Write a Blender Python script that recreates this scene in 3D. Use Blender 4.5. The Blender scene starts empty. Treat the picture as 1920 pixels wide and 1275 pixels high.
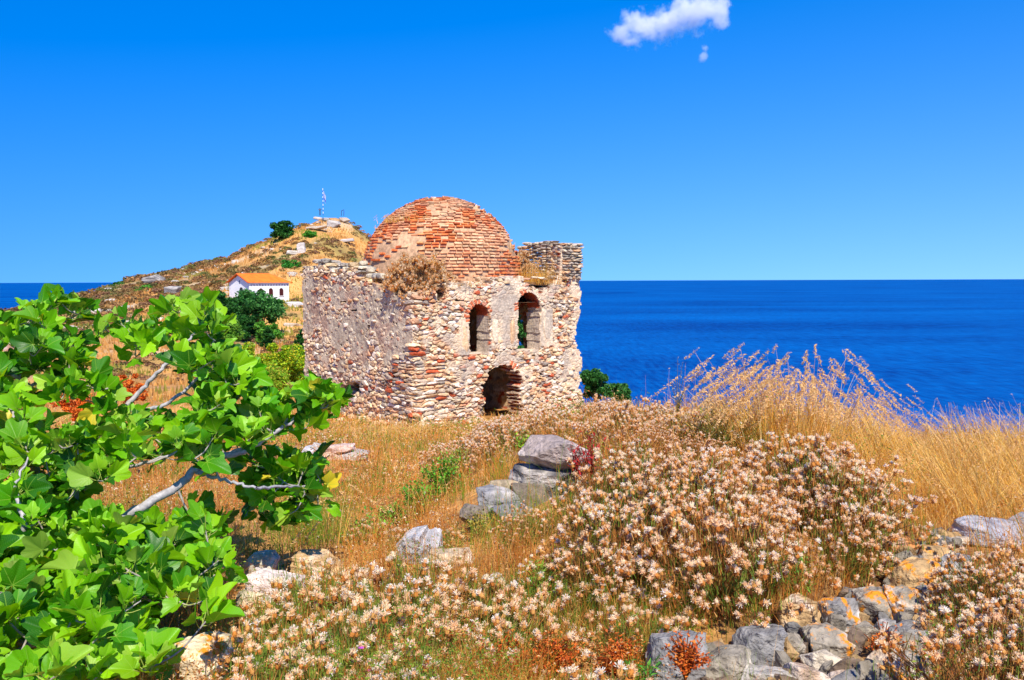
import bpy, bmesh, math, random
import numpy as np
from mathutils import Matrix, Vector
R = math.radians
S = bpy.context.scene
COL = S.collection
rng = np.random.default_rng(7)
random.seed(7)

# ------------------------------------------------------------------ camera
FPX = 1663.0
cam_d = bpy.data.cameras.new('camera')
cam_d.sensor_width = 36.0
cam_d.lens = FPX / 1920 * 36
cam_d.clip_start = 0.05
cam_d.clip_end = 150000
cam = bpy.data.objects.new('camera', cam_d)
COL.objects.link(cam)
PITCH = math.atan((637.5 - 525.5) / FPX)
ROLL = R(-0.21)
RM = Matrix.Rotation(R(90) - PITCH, 3, 'X') @ Matrix.Rotation(ROLL, 3, 'Z')
cam.rotation_euler = RM.to_euler()
cam.location = (0, 0, 0)
S.camera = cam
RMn = np.array(RM)

# ------------------------------------------------------------------ world, sun
SUN_AZ = R(14)       # from straight behind the camera, towards the right
SUN_EL = R(50)
sdir = Vector((math.sin(SUN_AZ) * math.cos(SUN_EL), -math.cos(SUN_AZ) * math.cos(SUN_EL), math.sin(SUN_EL)))
w = bpy.data.worlds.new('World'); S.world = w; w.use_nodes = True
nt = w.node_tree; nt.nodes.clear()
sky = nt.nodes.new('ShaderNodeTexSky'); sky.sky_type = 'NISHITA'; sky.sun_disc = False
sky.sun_elevation = SUN_EL
sky.sun_rotation = math.atan2(sdir.x, sdir.y)
sky.altitude = 60; sky.air_density = 1.0; sky.dust_density = 0.15; sky.ozone_density = 2.2
hs = nt.nodes.new('ShaderNodeHueSaturation'); hs.inputs['Saturation'].default_value = 1.56; hs.inputs['Hue'].default_value = 0.518
bg = nt.nodes.new('ShaderNodeBackground'); bg.inputs['Strength'].default_value = 0.15
ow = nt.nodes.new('ShaderNodeOutputWorld')
gc = nt.nodes.new('ShaderNodeTexCoord'); mp = nt.nodes.new('ShaderNodeMapping'); mp.vector_type = 'POINT'
mp.inputs['Location'].default_value = (0, 0, .17); mp.inputs['Scale'].default_value = (1, 1, .55); mp.inputs['Rotation'].default_value = (0, R(3.5), 0)
nm = nt.nodes.new('ShaderNodeVectorMath'); nm.operation = 'NORMALIZE'
nt.links.new(gc.outputs['Generated'], mp.inputs['Vector']); nt.links.new(mp.outputs[0], nm.inputs[0]); nt.links.new(nm.outputs[0], sky.inputs['Vector'])
nt.links.new(sky.outputs[0], hs.inputs['Color']); nt.links.new(hs.outputs[0], bg.inputs['Color']); nt.links.new(bg.outputs[0], ow.inputs['Surface'])
sl = bpy.data.lights.new('sun', 'SUN'); sl.energy = 5.0; sl.angle = R(0.53); sl.color = (1.0, 0.92, 0.78)
so = bpy.data.objects.new('sun', sl); COL.objects.link(so)
so.rotation_euler = (-sdir).to_track_quat('-Z', 'Y').to_euler()
S.view_settings.view_transform = 'Standard'; S.view_settings.look = 'None'
S.view_settings.exposure = 0.42; S.view_settings.gamma = 1.0
S.render.engine = 'CYCLES'
cy = S.cycles
cy.use_denoising = True
cy.max_bounces = 6; cy.diffuse_bounces = 3; cy.glossy_bounces = 2; cy.transmission_bounces = 3
cy.transparent_max_bounces = 8; cy.volume_bounces = 12
cy.sample_clamp_indirect = 6

# ------------------------------------------------------------------ helpers
def srgb(*c):
    c = np.array(c, float) / 255
    return np.where(c <= .04045, c / 12.92, ((c + .055) / 1.055) ** 2.4)

def ss(a, b, x):
    t = np.clip((np.asarray(x, float) - a) / (b - a), 0, 1)
    return t * t * (3 - 2 * t)

_tab = np.random.default_rng(11).random(65536)
def _h(ix, iy, iz):
    return _tab[(ix * 73856093 ^ iy * 19349663 ^ iz * 83492791) & 65535]
def vnoise(x, y, z=0.0):
    x, y, z = np.broadcast_arrays(np.asarray(x, float), np.asarray(y, float), np.asarray(z, float))
    ix = np.floor(x).astype(np.int64); iy = np.floor(y).astype(np.int64); iz = np.floor(z).astype(np.int64)
    fx = x - ix; fy = y - iy; fz = z - iz
    fx = fx * fx * (3 - 2 * fx); fy = fy * fy * (3 - 2 * fy); fz = fz * fz * (3 - 2 * fz)
    r = 0
    for dx in (0, 1):
        for dy in (0, 1):
            for dz in (0, 1):
                r = r + _h(ix + dx, iy + dy, iz + dz) * (fx if dx else 1 - fx) * (fy if dy else 1 - fy) * (fz if dz else 1 - fz)
    return r
def fbm(x, y, z=0.0, o=4):
    r = 0; a = 1; t = 0
    for i in range(o):
        r = r + a * vnoise(np.asarray(x) * 2**i + 17 * i, np.asarray(y) * 2**i + 5 * i, np.asarray(z) * 2**i); t += a; a *= .5
    return r / t
def cell2(u, v, sd=0, jit=.85):
    """cellular pattern: F1, F2 and a random number of the nearest cell"""
    iu = np.floor(u).astype(np.int64); iv = np.floor(v).astype(np.int64)
    f1 = np.full(u.shape, 9.); f2 = np.full(u.shape, 9.); idv = np.zeros(u.shape)
    for du in (-1, 0, 1):
        for dv in (-1, 0, 1):
            a = iu + du; b = iv + dv
            off = np.where(b % 2 == 0, .5, 0)
            pu = a + off + .5 + (_h(a, b, 3 + sd * 0 + b * 0) - .5) * jit
            pv = b + .5 + (_h(a, b, 9 + 0 * a) - .5) * jit
            d = np.hypot(u - pu, v - pv)
            k = _h(a, b, 21 + sd + 0 * a)
            nf = d < f1
            f2 = np.where(nf, f1, np.minimum(f2, d)); idv = np.where(nf, k, idv); f1 = np.where(nf, d, f1)
    return f1, f2, idv

def build(name, V, F, mat=None, parent=None, col=None, smooth=False, vec=None, link=True):
    """F: list of int arrays (n,3) and/or (n,4); col: (nv,3) linear colours"""
    V = np.ascontiguousarray(V, dtype=np.float32).reshape(-1, 3)
    me = bpy.data.meshes.new(name)
    Fs = [np.asarray(f, dtype=np.int32) for f in (F if isinstance(F, list) else [F]) if len(f)]
    nl = sum(f.size for f in Fs); nf = sum(len(f) for f in Fs)
    me.vertices.add(len(V)); me.vertices.foreach_set('co', V.ravel())
    me.loops.add(nl); me.polygons.add(nf)
    me.loops.foreach_set('vertex_index', np.concatenate([f.ravel() for f in Fs]))
    tot = np.concatenate([np.full(len(f), f.shape[1], np.int32) for f in Fs])
    st = np.concatenate([[0], np.cumsum(tot)[:-1]]).astype(np.int32)
    me.polygons.foreach_set('loop_start', st)
    me.polygons.foreach_set('use_smooth', np.full(nf, bool(smooth)))
    if col is not None:
        c = np.asarray(col, dtype=np.float32)
        if c.ndim == 1: c = np.tile(c, (len(V), 1))
        c4 = np.ones((len(V), 4), np.float32); c4[:, :3] = c
        at = me.attributes.new('Col', 'FLOAT_COLOR', 'POINT'); at.data.foreach_set('color', c4.ravel())
    if vec is not None:
        at = me.attributes.new('luv', 'FLOAT_VECTOR', 'POINT'); at.data.foreach_set('vector', np.asarray(vec, np.float32).ravel())
    me.update(calc_edges=True); me.validate()
    if mat: me.materials.append(mat)
    o = bpy.data.objects.new(name, me)
    if link: COL.objects.link(o)
    if parent: o.parent = parent
    return o

def tag(o, label=None, cat=None, group=None, kind=None):
    if label: o['label'] = label
    if cat: o['category'] = cat
    if group: o['group'] = group
    if kind: o['kind'] = kind
    return o
def empty(name, loc=(0, 0, 0), rz=0, **k):
    o = bpy.data.objects.new(name, None); o.empty_display_size = .1
    o.location = loc; o.rotation_euler = (0, 0, rz); COL.objects.link(o)
    return tag(o, **k)
def dup(root, loc, rz=0, sc=1.0, tilt=(0, 0), label=None, group=None):
    r = root.copy(); COL.objects.link(r); r.location = loc; r.rotation_euler = (tilt[0], tilt[1], rz)
    r.scale = (sc, sc, sc) if np.isscalar(sc) else sc
    if label: r['label'] = label
    if group: r['group'] = group
    for ch in list(root.children):
        c = ch.copy(); COL.objects.link(c); c.parent = r
    return r

class Acc:
    """collects pieces for ONE mesh"""
    def __init__(s): s.V = []; s.T = []; s.Q = []; s.C = []; s.n = 0
    def add(s, V, F, col):
        V = np.asarray(V, float).reshape(-1, 3); col = np.asarray(col, float)
        if col.ndim == 1: col = np.tile(col, (len(V), 1))
        for f in (F if isinstance(F, list) else [F]):
            f = np.asarray(f)
            if not len(f): continue
            (s.T if f.shape[1] == 3 else s.Q).append(f + s.n)
        s.V.append(V); s.C.append(col); s.n += len(V)
    def build(s, name, mat, parent=None, smooth=False):
        F = ([np.concatenate(s.T)] if s.T else []) + ([np.concatenate(s.Q)] if s.Q else [])
        return build(name, np.concatenate(s.V), F, mat, parent, np.concatenate(s.C), smooth)
    def many(s, tv, tf, M, O, col):
        """template tv (n,3), tf (f,k); M (m,3,3); O (m,3); col (m,3) or (m,n,3)"""
        m, n = len(O), len(tv)
        V = np.einsum('mij,nj->mni', M, tv) + O[:, None, :]
        F = (tf[None] + (np.arange(m) * n)[:, None, None]).reshape(-1, tf.shape[1])
        col = np.asarray(col)
        if col.ndim == 2: col = np.repeat(col[:, None, :], n, 1)
        s.add(V.reshape(-1, 3), F, col.reshape(-1, 3))

_ico = {}
def ico(n):
    if n not in _ico:
        bm = bmesh.new(); bmesh.ops.create_icosphere(bm, subdivisions=n, radius=1)
        _ico[n] = (np.array([v.co[:] for v in bm.verts]), np.array([[v.index for v in f.verts] for f in bm.faces])); bm.free()
    return _ico[n]
BOXV = np.array([[x, y, z] for x in (-.5, .5) for y in (-.5, .5) for z in (-.5, .5)])
BOXF = np.array([[0, 1, 3, 2], [4, 6, 7, 5], [0, 4, 5, 1], [2, 3, 7, 6], [0, 2, 6, 4], [1, 5, 7, 3]])

def rotz(a):
    a = np.atleast_1d(a); c, s_ = np.cos(a), np.sin(a); z = np.zeros_like(a); o = z + 1
    return np.stack([np.stack([c, -s_, z], -1), np.stack([s_, c, z], -1), np.stack([z, z, o], -1)], -2)
def rotax(ax, a):
    ax = ax / np.linalg.norm(ax, axis=-1, keepdims=True); x, y, z = ax.T
    K = np.zeros((len(ax), 3, 3)); K[:, 0, 1] = -z; K[:, 0, 2] = y; K[:, 1, 0] = z; K[:, 1, 2] = -x; K[:, 2, 0] = -y; K[:, 2, 1] = x
    a = np.asarray(a)[:, None, None]
    return np.eye(3)[None] + np.sin(a) * K + (1 - np.cos(a)) * (K @ K)

def rock_verts(rg, n=3, size=(1, 1, 1), rough=.06, planes=15, soft=26):
    """an angular boulder: a soft intersection of random half spaces"""
    D, F = ico(n)
    N = rg.normal(size=(planes, 3)); N /= np.linalg.norm(N, axis=1)[:, None]
    N = np.concatenate([N, [[0, 0, 1], [0, 0, -1], [1, 0, 0], [-1, 0, 0], [0, 1, 0], [0, -1, 0]]])
    d = np.concatenate([rg.uniform(.6, 1.0, planes), rg.uniform(.66, .95, 6)])
    q = np.clip(D @ N.T, 0, None) / d
    r = 1 / (np.sum(q ** (soft * 2), 1) ** (1 / (soft * 2)))
    V = D * r[:, None]
    o = rg.uniform(0, 90, 3)
    nz = fbm(V[:, 0] * 2.3 + o[0], V[:, 1] * 2.3 + o[1], V[:, 2] * 2.3 + o[2], 4) - .5
    # layered ledges
    lay = np.sin(V[:, 2] * 9 + 3 * nz + o[0]) * .25
    V = V * (1 + rough * (2.4 * nz + lay))[:, None]
    return V * np.array(size), F

def tube(path, rad, sides=6, cap=True):
    P = np.asarray(path, float); n = len(P); rad = np.atleast_1d(np.asarray(rad, float)); rad = np.interp(np.linspace(0, 1, n), np.linspace(0, 1, len(rad)), rad) if len(rad) > 1 else np.full(n, rad[0])
    T = np.gradient(P, axis=0); T /= np.linalg.norm(T, axis=1)[:, None] + 1e-9
    up = np.array([.31, .23, .92]); A = np.cross(T, up); A /= np.linalg.norm(A, axis=1)[:, None] + 1e-9; B = np.cross(T, A)
    a = np.arange(sides) * 2 * math.pi / sides
    V = P[:, None] + rad[:, None, None] * (np.cos(a)[None, :, None] * A[:, None] + np.sin(a)[None, :, None] * B[:, None])
    i = np.arange(n - 1)[:, None] * sides; j = np.arange(sides)[None]; k = (j + 1) % sides
    F = np.stack([i + j, i + k, i + sides + k, i + sides + j], -1).reshape(-1, 4)
    return V.reshape(-1, 3), F
def curve(pts, n=12, wob=0, rg=None):
    """Catmull-Rom through points"""
    P = np.asarray(pts, float)
    Q = np.concatenate([[2 * P[0] - P[1]], P, [2 * P[-1] - P[-2]]]); out = []
    m = len(P) - 1
    for i in range(m):
        t = np.linspace(0, 1, n, endpoint=(i == m - 1))[:, None]
        a, b, c, d = Q[i], Q[i + 1], Q[i + 2], Q[i + 3]
        out.append(.5 * (2 * b + (c - a) * t + (2 * a - 5 * b + 4 * c - d) * t**2 + (3 * b - a - 3 * c + d) * t**3))
    o = np.concatenate(out)
    if wob: o[1:-1] += rg.normal(size=(len(o) - 2, 3)) * wob
    return o

# ------------------------------------------------------------------ materials
def new_mat(name):
    m = bpy.data.materials.new(name); m.use_nodes = True
    return m, m.node_tree, m.node_tree.nodes['Principled BSDF']
def vc_mat(name, rough=.9, nscale=30, namt=.35, bump=.3, bscale=60, spec=.2, trans=0.0, extra=None, bdist=.01):
    m, t, b = new_mat(name); N = t.nodes; L = t.links
    a = N.new('ShaderNodeAttribute'); a.attribute_name = 'Col'
    b.inputs['Roughness'].default_value = rough; b.inputs['Specular IOR Level'].default_value = spec
    out = a.outputs['Color']
    tc = N.new('ShaderNodeTexCoord')
    if namt:
        n = N.new('ShaderNodeTexNoise'); n.inputs['Scale'].default_value = nscale; n.inputs['Detail'].default_value = 5
        L.new(tc.outputs['Object'], n.inputs['Vector'])
        mr = N.new('ShaderNodeMapRange'); mr.inputs[1].default_value = .3; mr.inputs[2].default_value = .7
        mr.inputs[3].default_value = 1 - namt; mr.inputs[4].default_value = 1 + namt
        L.new(n.outputs[0], mr.inputs[0])
        mx = N.new('ShaderNodeVectorMath'); mx.operation = 'SCALE'
        L.new(out, mx.inputs[0]); L.new(mr.outputs[0], mx.inputs['Scale']); out = mx.outputs[0]
    if extra: out = extra(t, tc, out)
    L.new(out, b.inputs['Base Color'])
    if bump:
        n2 = N.new('ShaderNodeTexNoise'); n2.inputs['Scale'].default_value = bscale; n2.inputs['Detail'].default_value = 6
        L.new(tc.outputs['Object'], n2.inputs['Vector'])
        bp = N.new('ShaderNodeBump'); bp.inputs['Strength'].default_value = bump; bp.inputs['Distance'].default_value = bdist
        L.new(n2.outputs[0], bp.inputs['Height']); L.new(bp.outputs[0], b.inputs['Normal'])
    if trans:
        tr = N.new('ShaderNodeBsdfTranslucent'); L.new(out, tr.inputs['Color'])
        ms = N.new('ShaderNodeMixShader'); ms.inputs[0].default_value = trans
        o = N['Material Output']
        L.new(b.outputs[0], ms.inputs[1]); L.new(tr.outputs[0], ms.inputs[2]); L.new(ms.outputs[0], o.inputs['Surface'])
    return m
def lichen(t, tc, out, amt=.62, col=(.72, .27, .02), scale=9.0):
    N = t.nodes; L = t.links
    oi = N.new('ShaderNodeObjectInfo')
    ad = N.new('ShaderNodeVectorMath'); ad.operation = 'ADD'; L.new(tc.outputs['Object'], ad.inputs[0]); L.new(oi.outputs['Location'], ad.inputs[1])
    n = N.new('ShaderNodeTexNoise'); n.inputs['Scale'].default_value = scale; n.inputs['Detail'].default_value = 7; n.inputs['Roughness'].default_value = .7
    L.new(ad.outputs[0], n.inputs['Vector'])
    mr = N.new('ShaderNodeMapRange'); mr.inputs[1].default_value = amt; mr.inputs[2].default_value = amt + .06
    L.new(n.outputs[0], mr.inputs[0])
    mx = N.new('ShaderNodeMix'); mx.data_type = 'RGBA'; L.new(mr.outputs[0], mx.inputs[0]); L.new(out, mx.inputs[6]); mx.inputs[7].default_value = (*col, 1)
    return mx.outputs[2]

M_stone = vc_mat('ruin_stone', nscale=14, namt=.3, bump=.6, bscale=25, bdist=.03)
M_brick = vc_mat('dome_brick', nscale=9, namt=.35, bump=.5, bscale=30, bdist=.02)
M_rock = vc_mat('limestone', nscale=16, namt=.38, bump=1.0, bscale=26, bdist=.035, extra=lambda t, c, o: lichen(t, c, o, .69, (.1, .09, .08), 22))
M_lichen = vc_mat('limestone_lichen', nscale=16, namt=.38, bump=1.0, bscale=26, bdist=.035, extra=lambda t, c, o: lichen(t, c, o, .52))
M_dry = vc_mat('dry_plant', rough=.7, namt=0, bump=0, trans=.4)
M_green = vc_mat('green_plant', rough=.6, namt=0, bump=0, trans=.3, spec=.3)
M_bark = vc_mat('fig_bark', rough=.75, nscale=60, namt=.25, bump=.4, bscale=90, bdist=.004)
M_plain = vc_mat('painted', rough=.7, nscale=1.1, namt=.10, bump=.3, bscale=4, bdist=.03)

# ------------------------------------------------------------------ terrain
CREST_X = [-180, -98, -83.8, -75.6, -67.5, -60, -53, -46.5, -43, -40.9, -36.5, -33.5, -30.7, -27.6, -24.5, -16, -5, 5, 30, 80]
CREST_Z = [-24, -8.8, -5.2, -2.2, 1.8, 3.9, 5.7, 7.9, 9.4, 10.6, 12.4, 12.3, 11.6, 9.2, 7, 1, -8, -20, -50, -62]
def H(x, y, fine=True):
    x = np.asarray(x, float); y = np.asarray(y, float)
    base = np.interp(y, [-60, 0, 4, 12, 20, 27, 35, 60], [-1.5, -1.6, -1.8, -2.7, -3.62, -4.45, -5.0, -7])
    b = .74 * ss(-1.5, .9, x) * ss(3.2, 8.5, y) * (1 - ss(11.5, 17, y)) * (1 - .55 * ss(1.9, 4.6, x))
    z = base + b
    fall = np.clip(x - 4, 0, None) * .55 * ss(12.5, 18, y) + ss(34, 60, y) * np.clip(x + 7, 0, None) * .4
    fall = fall + np.clip(x - 14, 0, None) * .5 + np.clip(-y - 25, 0, None) * .3 + np.clip(-x - 60, 0, None) * .12 * (1 - ss(40, 90, y))
    crest = np.interp(x, CREST_X, CREST_Z)
    t = np.clip((y - 56) / (172 - 56), 0, 1)
    flo = -7 - fall; hill = flo + (crest - flo) * t ** 2.2
    hill = np.where(y > 172, crest - (y - 172) * .55, hill)
    z = np.where(y > 60, hill, z - fall)
    m = ss(60, 110, y)
    z = z + (fbm(x / 11, y / 11, 1, 5) - .5) * 3.2 * m * (1 - .0 * m)
    # chapel terrace
    k = np.exp(-(((x + 33.5) / 7) ** 2 + ((y - 122) / 8) ** 2) ** 2)
    z = z * (1 - k) + -2.9 * k
    if fine:
        g = 1 - m
        z = z + g * ((fbm(x / 1.4, y / 1.4, 4, 4) - .5) * .22 * ss(1, 4, np.hypot(x, y)))
    return np.maximum(z, -66)
def ray(px, py):
    d = RMn @ np.array([(px - 960) / FPX, -(py - 637.5) / FPX, -1.0]); return d / d[1]
def at(px, py, y):
    return ray(px, py) * y
def ground_at(px, py, y0=2.5, y1=250):
    d = ray(px, py); ys = np.exp(np.linspace(math.log(y0), math.log(y1), 1500))
    dz = ys * d[2] - H(d[0] * ys, ys)
    i = np.argmax(dz < 0)
    if dz[i] >= 0: i = len(ys) - 1
    y = ys[i]; return np.array([d[0] * y, y, float(H(d[0] * y, y))])
def project(P):
    q = np.asarray(P, float) @ RMn
    return 960 + FPX * q[..., 0] / -q[..., 2], 637.5 - FPX * q[..., 1] / -q[..., 2]
def inpoly(x, y, poly):
    x = np.asarray(x); y = np.asarray(y); r = np.zeros(x.shape, bool); n = len(poly)
    for i in range(n):
        x1, y1 = poly[i]; x2, y2 = poly[(i + 1) % n]
        if y1 == y2: continue
        c = ((y1 > y) != (y2 > y)) & (x < (x2 - x1) * (y - y1) / (y2 - y1) + x1); r ^= c
    return r

def make_terrain():
    na, nr = 840, 330
    th = np.linspace(0, 2 * math.pi, na, endpoint=False)
    r = np.concatenate([[.3], np.exp(np.linspace(math.log(.8), math.log(520), nr - 1))])
    Rr, T = np.meshgrid(r, th, indexing='ij')
    X = Rr * np.sin(T); Y = Rr * np.cos(T); Z = H(X, Y)
    V = np.stack([X, Y, Z], -1).reshape(-1, 3)
    i = np.arange(nr - 1)[:, None] * na; j = np.arange(na)[None]; k = (j + 1) % na
    F = np.stack([i + j, i + k, i + na + k, i + na + j], -1).reshape(-1, 4)
    x, y, z = V.T
    n1 = fbm(x / 3, y / 3, 0, 5)[:, None]; n2 = fbm(x / .5, y / .5, 3, 4)[:, None]
    c_soil = srgb(186, 134, 78); c_gold = srgb(208, 156, 86); c_dark = srgb(128, 92, 56)
    c = c_soil + (c_gold - c_soil) * ss(.4, .6, n1)
    c = c + (c_dark - c) * ss(.5, .68, n2) * .6
    rub = (ss(.8, 1.3, x) * ss(3.4, 2.6, x) * ss(2.6, 3.2, y) * ss(6.2, 5.2, y))[:, None]; c = c + (srgb(112, 82, 54) - c) * rub * .85  # soil darkened round the rubble: shade between the stones put into the colour
    far = ss(45, 90, y)[:, None]
    m1 = fbm(x / 9, y / 9, 7, 5)[:, None]; m2 = fbm(x / 4, y / 6, 9, 5)[:, None]
    hc = srgb(212, 160, 92) + (srgb(158, 138, 76) - srgb(212, 160, 92)) * ss(.5, .64, m1)
    lf = ss(-30, -75, x)[:, None]
    hc = hc + (srgb(130, 98, 66) - hc) * ss(.45, .6, m2) * (.35 + .5 * lf)
    hc = hc + (srgb(200, 180, 150) - hc) * .7 * ss(.58, .64, fbm(x / 5, y / 5, 19, 5))[:, None]
    c = c + (hc - c) * far
    c = c + (srgb(150, 140, 125) - c) * (ss(-9, -18, z)[:, None])
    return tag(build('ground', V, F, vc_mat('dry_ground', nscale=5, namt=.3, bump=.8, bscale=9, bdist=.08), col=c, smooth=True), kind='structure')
make_terrain()

# sea
def make_sea():
    rr = np.array([0, 150, 400, 900, 2000, 5000, 12000, 30000, 70000.]); na = 96
    th = np.linspace(0, 2 * math.pi, na, endpoint=False)
    V = np.stack([np.outer(rr, np.sin(th)), np.outer(rr, np.cos(th)), np.full((len(rr), na), -55.)], -1).reshape(-1, 3)
    i = np.arange(len(rr) - 1)[:, None] * na; j = np.arange(na)[None]; k = (j + 1) % na
    F = np.stack([i + j, i + na + j, i + na + k, i + k], -1).reshape(-1, 4)
    m, t, b = new_mat('sea_water'); N = t.nodes; L = t.links
    tc = N.new('ShaderNodeTexCoord')
    b.inputs['Roughness'].default_value = .5; b.inputs['Specular IOR Level'].default_value = .03
    mp = N.new('ShaderNodeMapping'); mp.inputs['Scale'].default_value = (.55, 1.5, 1); mp.inputs['Rotation'].default_value = (0, 0, R(8))
    L.new(tc.outputs['Object'], mp.inputs['Vector'])
    # broad wind streaks and small waves
    n1 = N.new('ShaderNodeTexNoise'); n1.inputs['Scale'].default_value = .0035; n1.inputs['Detail'].default_value = 6; n1.inputs['Roughness'].default_value = .55
    n2 = N.new('ShaderNodeTexNoise'); n2.inputs['Scale'].default_value = .07; n2.inputs['Detail'].default_value = 6; n2.inputs['Roughness'].default_value = .65
    L.new(mp.outputs[0], n1.inputs['Vector']); L.new(mp.outputs[0], n2.inputs['Vector'])
    cr = N.new('ShaderNodeValToRGB')
    cr.color_ramp.elements[0].position = .38; cr.color_ramp.elements[0].color = (.0, .030, .19, 1)
    cr.color_ramp.elements[1].position = .64; cr.color_ramp.elements[1].color = (.0, .13, .45, 1)
    mp3 = N.new('ShaderNodeMapping'); mp3.inputs['Scale'].default_value = (1, .14, 1); L.new(tc.outputs['Object'], mp3.inputs['Vector'])
    n3 = N.new('ShaderNodeTexNoise'); n3.inputs['Scale'].default_value = .35; n3.inputs['Detail'].default_value = 3; L.new(mp3.outputs[0], n3.inputs['Vector'])  # fine wave glints, put into the water's base colour only
    m3 = N.new('ShaderNodeMix'); m3.inputs[0].default_value = .55; L.new(n2.outputs[0], m3.inputs[2]); L.new(n3.outputs[0], m3.inputs[3])
    ad = N.new('ShaderNodeMath'); ad.operation = 'MULTIPLY_ADD'; ad.inputs[1].default_value = .62; ad.inputs[2].default_value = .0
    ad2 = N.new('ShaderNodeMath'); ad2.operation = 'MULTIPLY_ADD'; ad2.inputs[1].default_value = .38
    L.new(m3.outputs[0], ad.inputs[0]); L.new(n1.outputs[0], ad2.inputs[0]); L.new(ad.outputs[0], ad2.inputs[2])
    L.new(ad2.outputs[0], cr.inputs[0]); L.new(cr.outputs[0], b.inputs['Base Color'])
    bp = N.new('ShaderNodeBump'); bp.inputs['Strength'].default_value = .6; bp.inputs['Distance'].default_value = 2.5
    L.new(n2.outputs[0], bp.inputs['Height']); L.new(bp.outputs[0], b.inputs['Normal'])
    tag(build('sea', V, F, m), kind='structure')
make_sea()

# cloud: a real volume of vapour
def make_cloud():
    D = 3000.
    c0 = at(1262, 40, D)
    obs = [(1165, 62, 26, 22), (1205, 50, 42, 32), (1255, 42, 46, 30), (1300, 20, 58, 42), (1338, 8, 34, 40), (1230, 36, 30, 18), (1350, 40, 18, 22), (1180, 78, 22, 8)]
    obs2 = [(1321, 90, 9, 8), (1320, 106, 9, 10)]
    for lst, nm, lab in ((obs, 'cloud', 'large white puffy cloud high in the blue sky'), (obs2, 'cloud', 'tiny wisp of cloud just below the large cloud')):
        cc = np.mean([at(a, b, D) for a, b, _, _ in lst], 0)
        k = D / FPX
        m = bpy.data.materials.new('cloud_vapour'); m.use_nodes = True; t = m.node_tree; t.nodes.clear(); N = t.nodes; L = t.links
        tc = N.new('ShaderNodeTexCoord'); acc = None
        nz = N.new('ShaderNodeTexNoise'); nz.inputs['Scale'].default_value = .018; nz.inputs['Detail'].default_value = 7; nz.inputs['Roughness'].default_value = .7
        L.new(tc.outputs['Object'], nz.inputs['Vector'])
        for a, b, rx, rz in lst:
            p = at(a, b, D) - cc
            sb = N.new('ShaderNodeVectorMath'); sb.operation = 'SUBTRACT'; sb.inputs[1].default_value = p; L.new(tc.outputs['Object'], sb.inputs[0])
            dv = N.new('ShaderNodeVectorMath'); dv.operation = 'DIVIDE'; dv.inputs[1].default_value = (rx * k, min(rx, 40) * k, rz * k); L.new(sb.outputs[0], dv.inputs[0])
            ln = N.new('ShaderNodeVectorMath'); ln.operation = 'LENGTH'; L.new(dv.outputs[0], ln.inputs[0])
            if acc is None: acc = ln.outputs['Value']
            else:
                mn = N.new('ShaderNodeMath'); mn.operation = 'SMOOTH_MIN'; mn.inputs[2].default_value = .25; L.new(acc, mn.inputs[0]); L.new(ln.outputs['Value'], mn.inputs[1]); acc = mn.outputs[0]
        ma = N.new('ShaderNodeMath'); ma.operation = 'MULTIPLY_ADD'; ma.inputs[1].default_value = 3.6; ma.inputs[2].default_value = -.95
        L.new(nz.outputs[0], ma.inputs[0])
        sb = N.new('ShaderNodeMath'); sb.operation = 'SUBTRACT'; L.new(ma.outputs[0], sb.inputs[0]); L.new(acc, sb.inputs[1])
        mr = N.new('ShaderNodeMapRange'); mr.inputs[1].default_value = 0.0; mr.inputs[2].default_value = .7; mr.inputs[3].default_value = 0; mr.inputs[4].default_value = .04
        L.new(sb.outputs[0], mr.inputs[0])
        pv = N.new('ShaderNodeVolumeScatter'); pv.inputs['Color'].default_value = (1, 1, 1, 1); pv.inputs['Anisotropy'].default_value = 0.0
        L.new(mr.outputs[0], pv.inputs['Density'])
        out = N.new('ShaderNodeOutputMaterial'); L.new(pv.outputs[0], out.inputs['Volume'])
        P = np.array([at(a, b, D) - cc for a, b, _, _ in lst]); rr = np.array([[rx * k, min(rx, 40) * k, rz * k] for _, _, rx, rz in lst]) * 1.6
        lo, hi = (P - rr).min(0), (P + rr).max(0)
        D3, F3 = ico(3)
        V = (lo + hi) / 2 + D3 * (hi - lo) / 2 * 1.25
        o = build(nm, V, F3, m); o.location = cc; tag(o, lab, 'cloud')
        try: m.cycles.volume_step_rate = .35
        except Exception: pass
make_cloud()

# ------------------------------------------------------------------ the ruin
AA = R(39.8); CA, SA = math.cos(AA), math.sin(AA)
CORNER = np.array([-3.0, 27.0]); SIDE = 7.24
DF = np.array([CA, SA]); NF = np.array([SA, -CA])
DL = np.array([-SA, CA]); NL = np.array([-CA, -SA])
RUIN = empty('ruined_bathhouse', (CORNER[0], CORNER[1], -4.5), label='ruined square stone building with a red brick dome on the bluff', cat='ruin')
ROFF = np.array([CORNER[0], CORNER[1], -4.5])

PAL = [srgb(212, 194, 168), srgb(196, 176, 152), srgb(222, 198, 160), srgb(208, 170, 130), srgb(160, 146, 132), srgb(196, 150, 116), srgb(226, 212, 194), srgb(216, 184, 144)]
def pal(k, red=.07):
    k = np.asarray(k); P = np.array(PAL); i = (k * 997 % 1 * len(P)).astype(int)
    c = P[i]
    r = (k * 331 % 1) < red
    c = np.where(r[..., None], srgb(190, 92, 58), c)
    return c * (.84 + .3 * (k * 57 % 1))[..., None]

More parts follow.
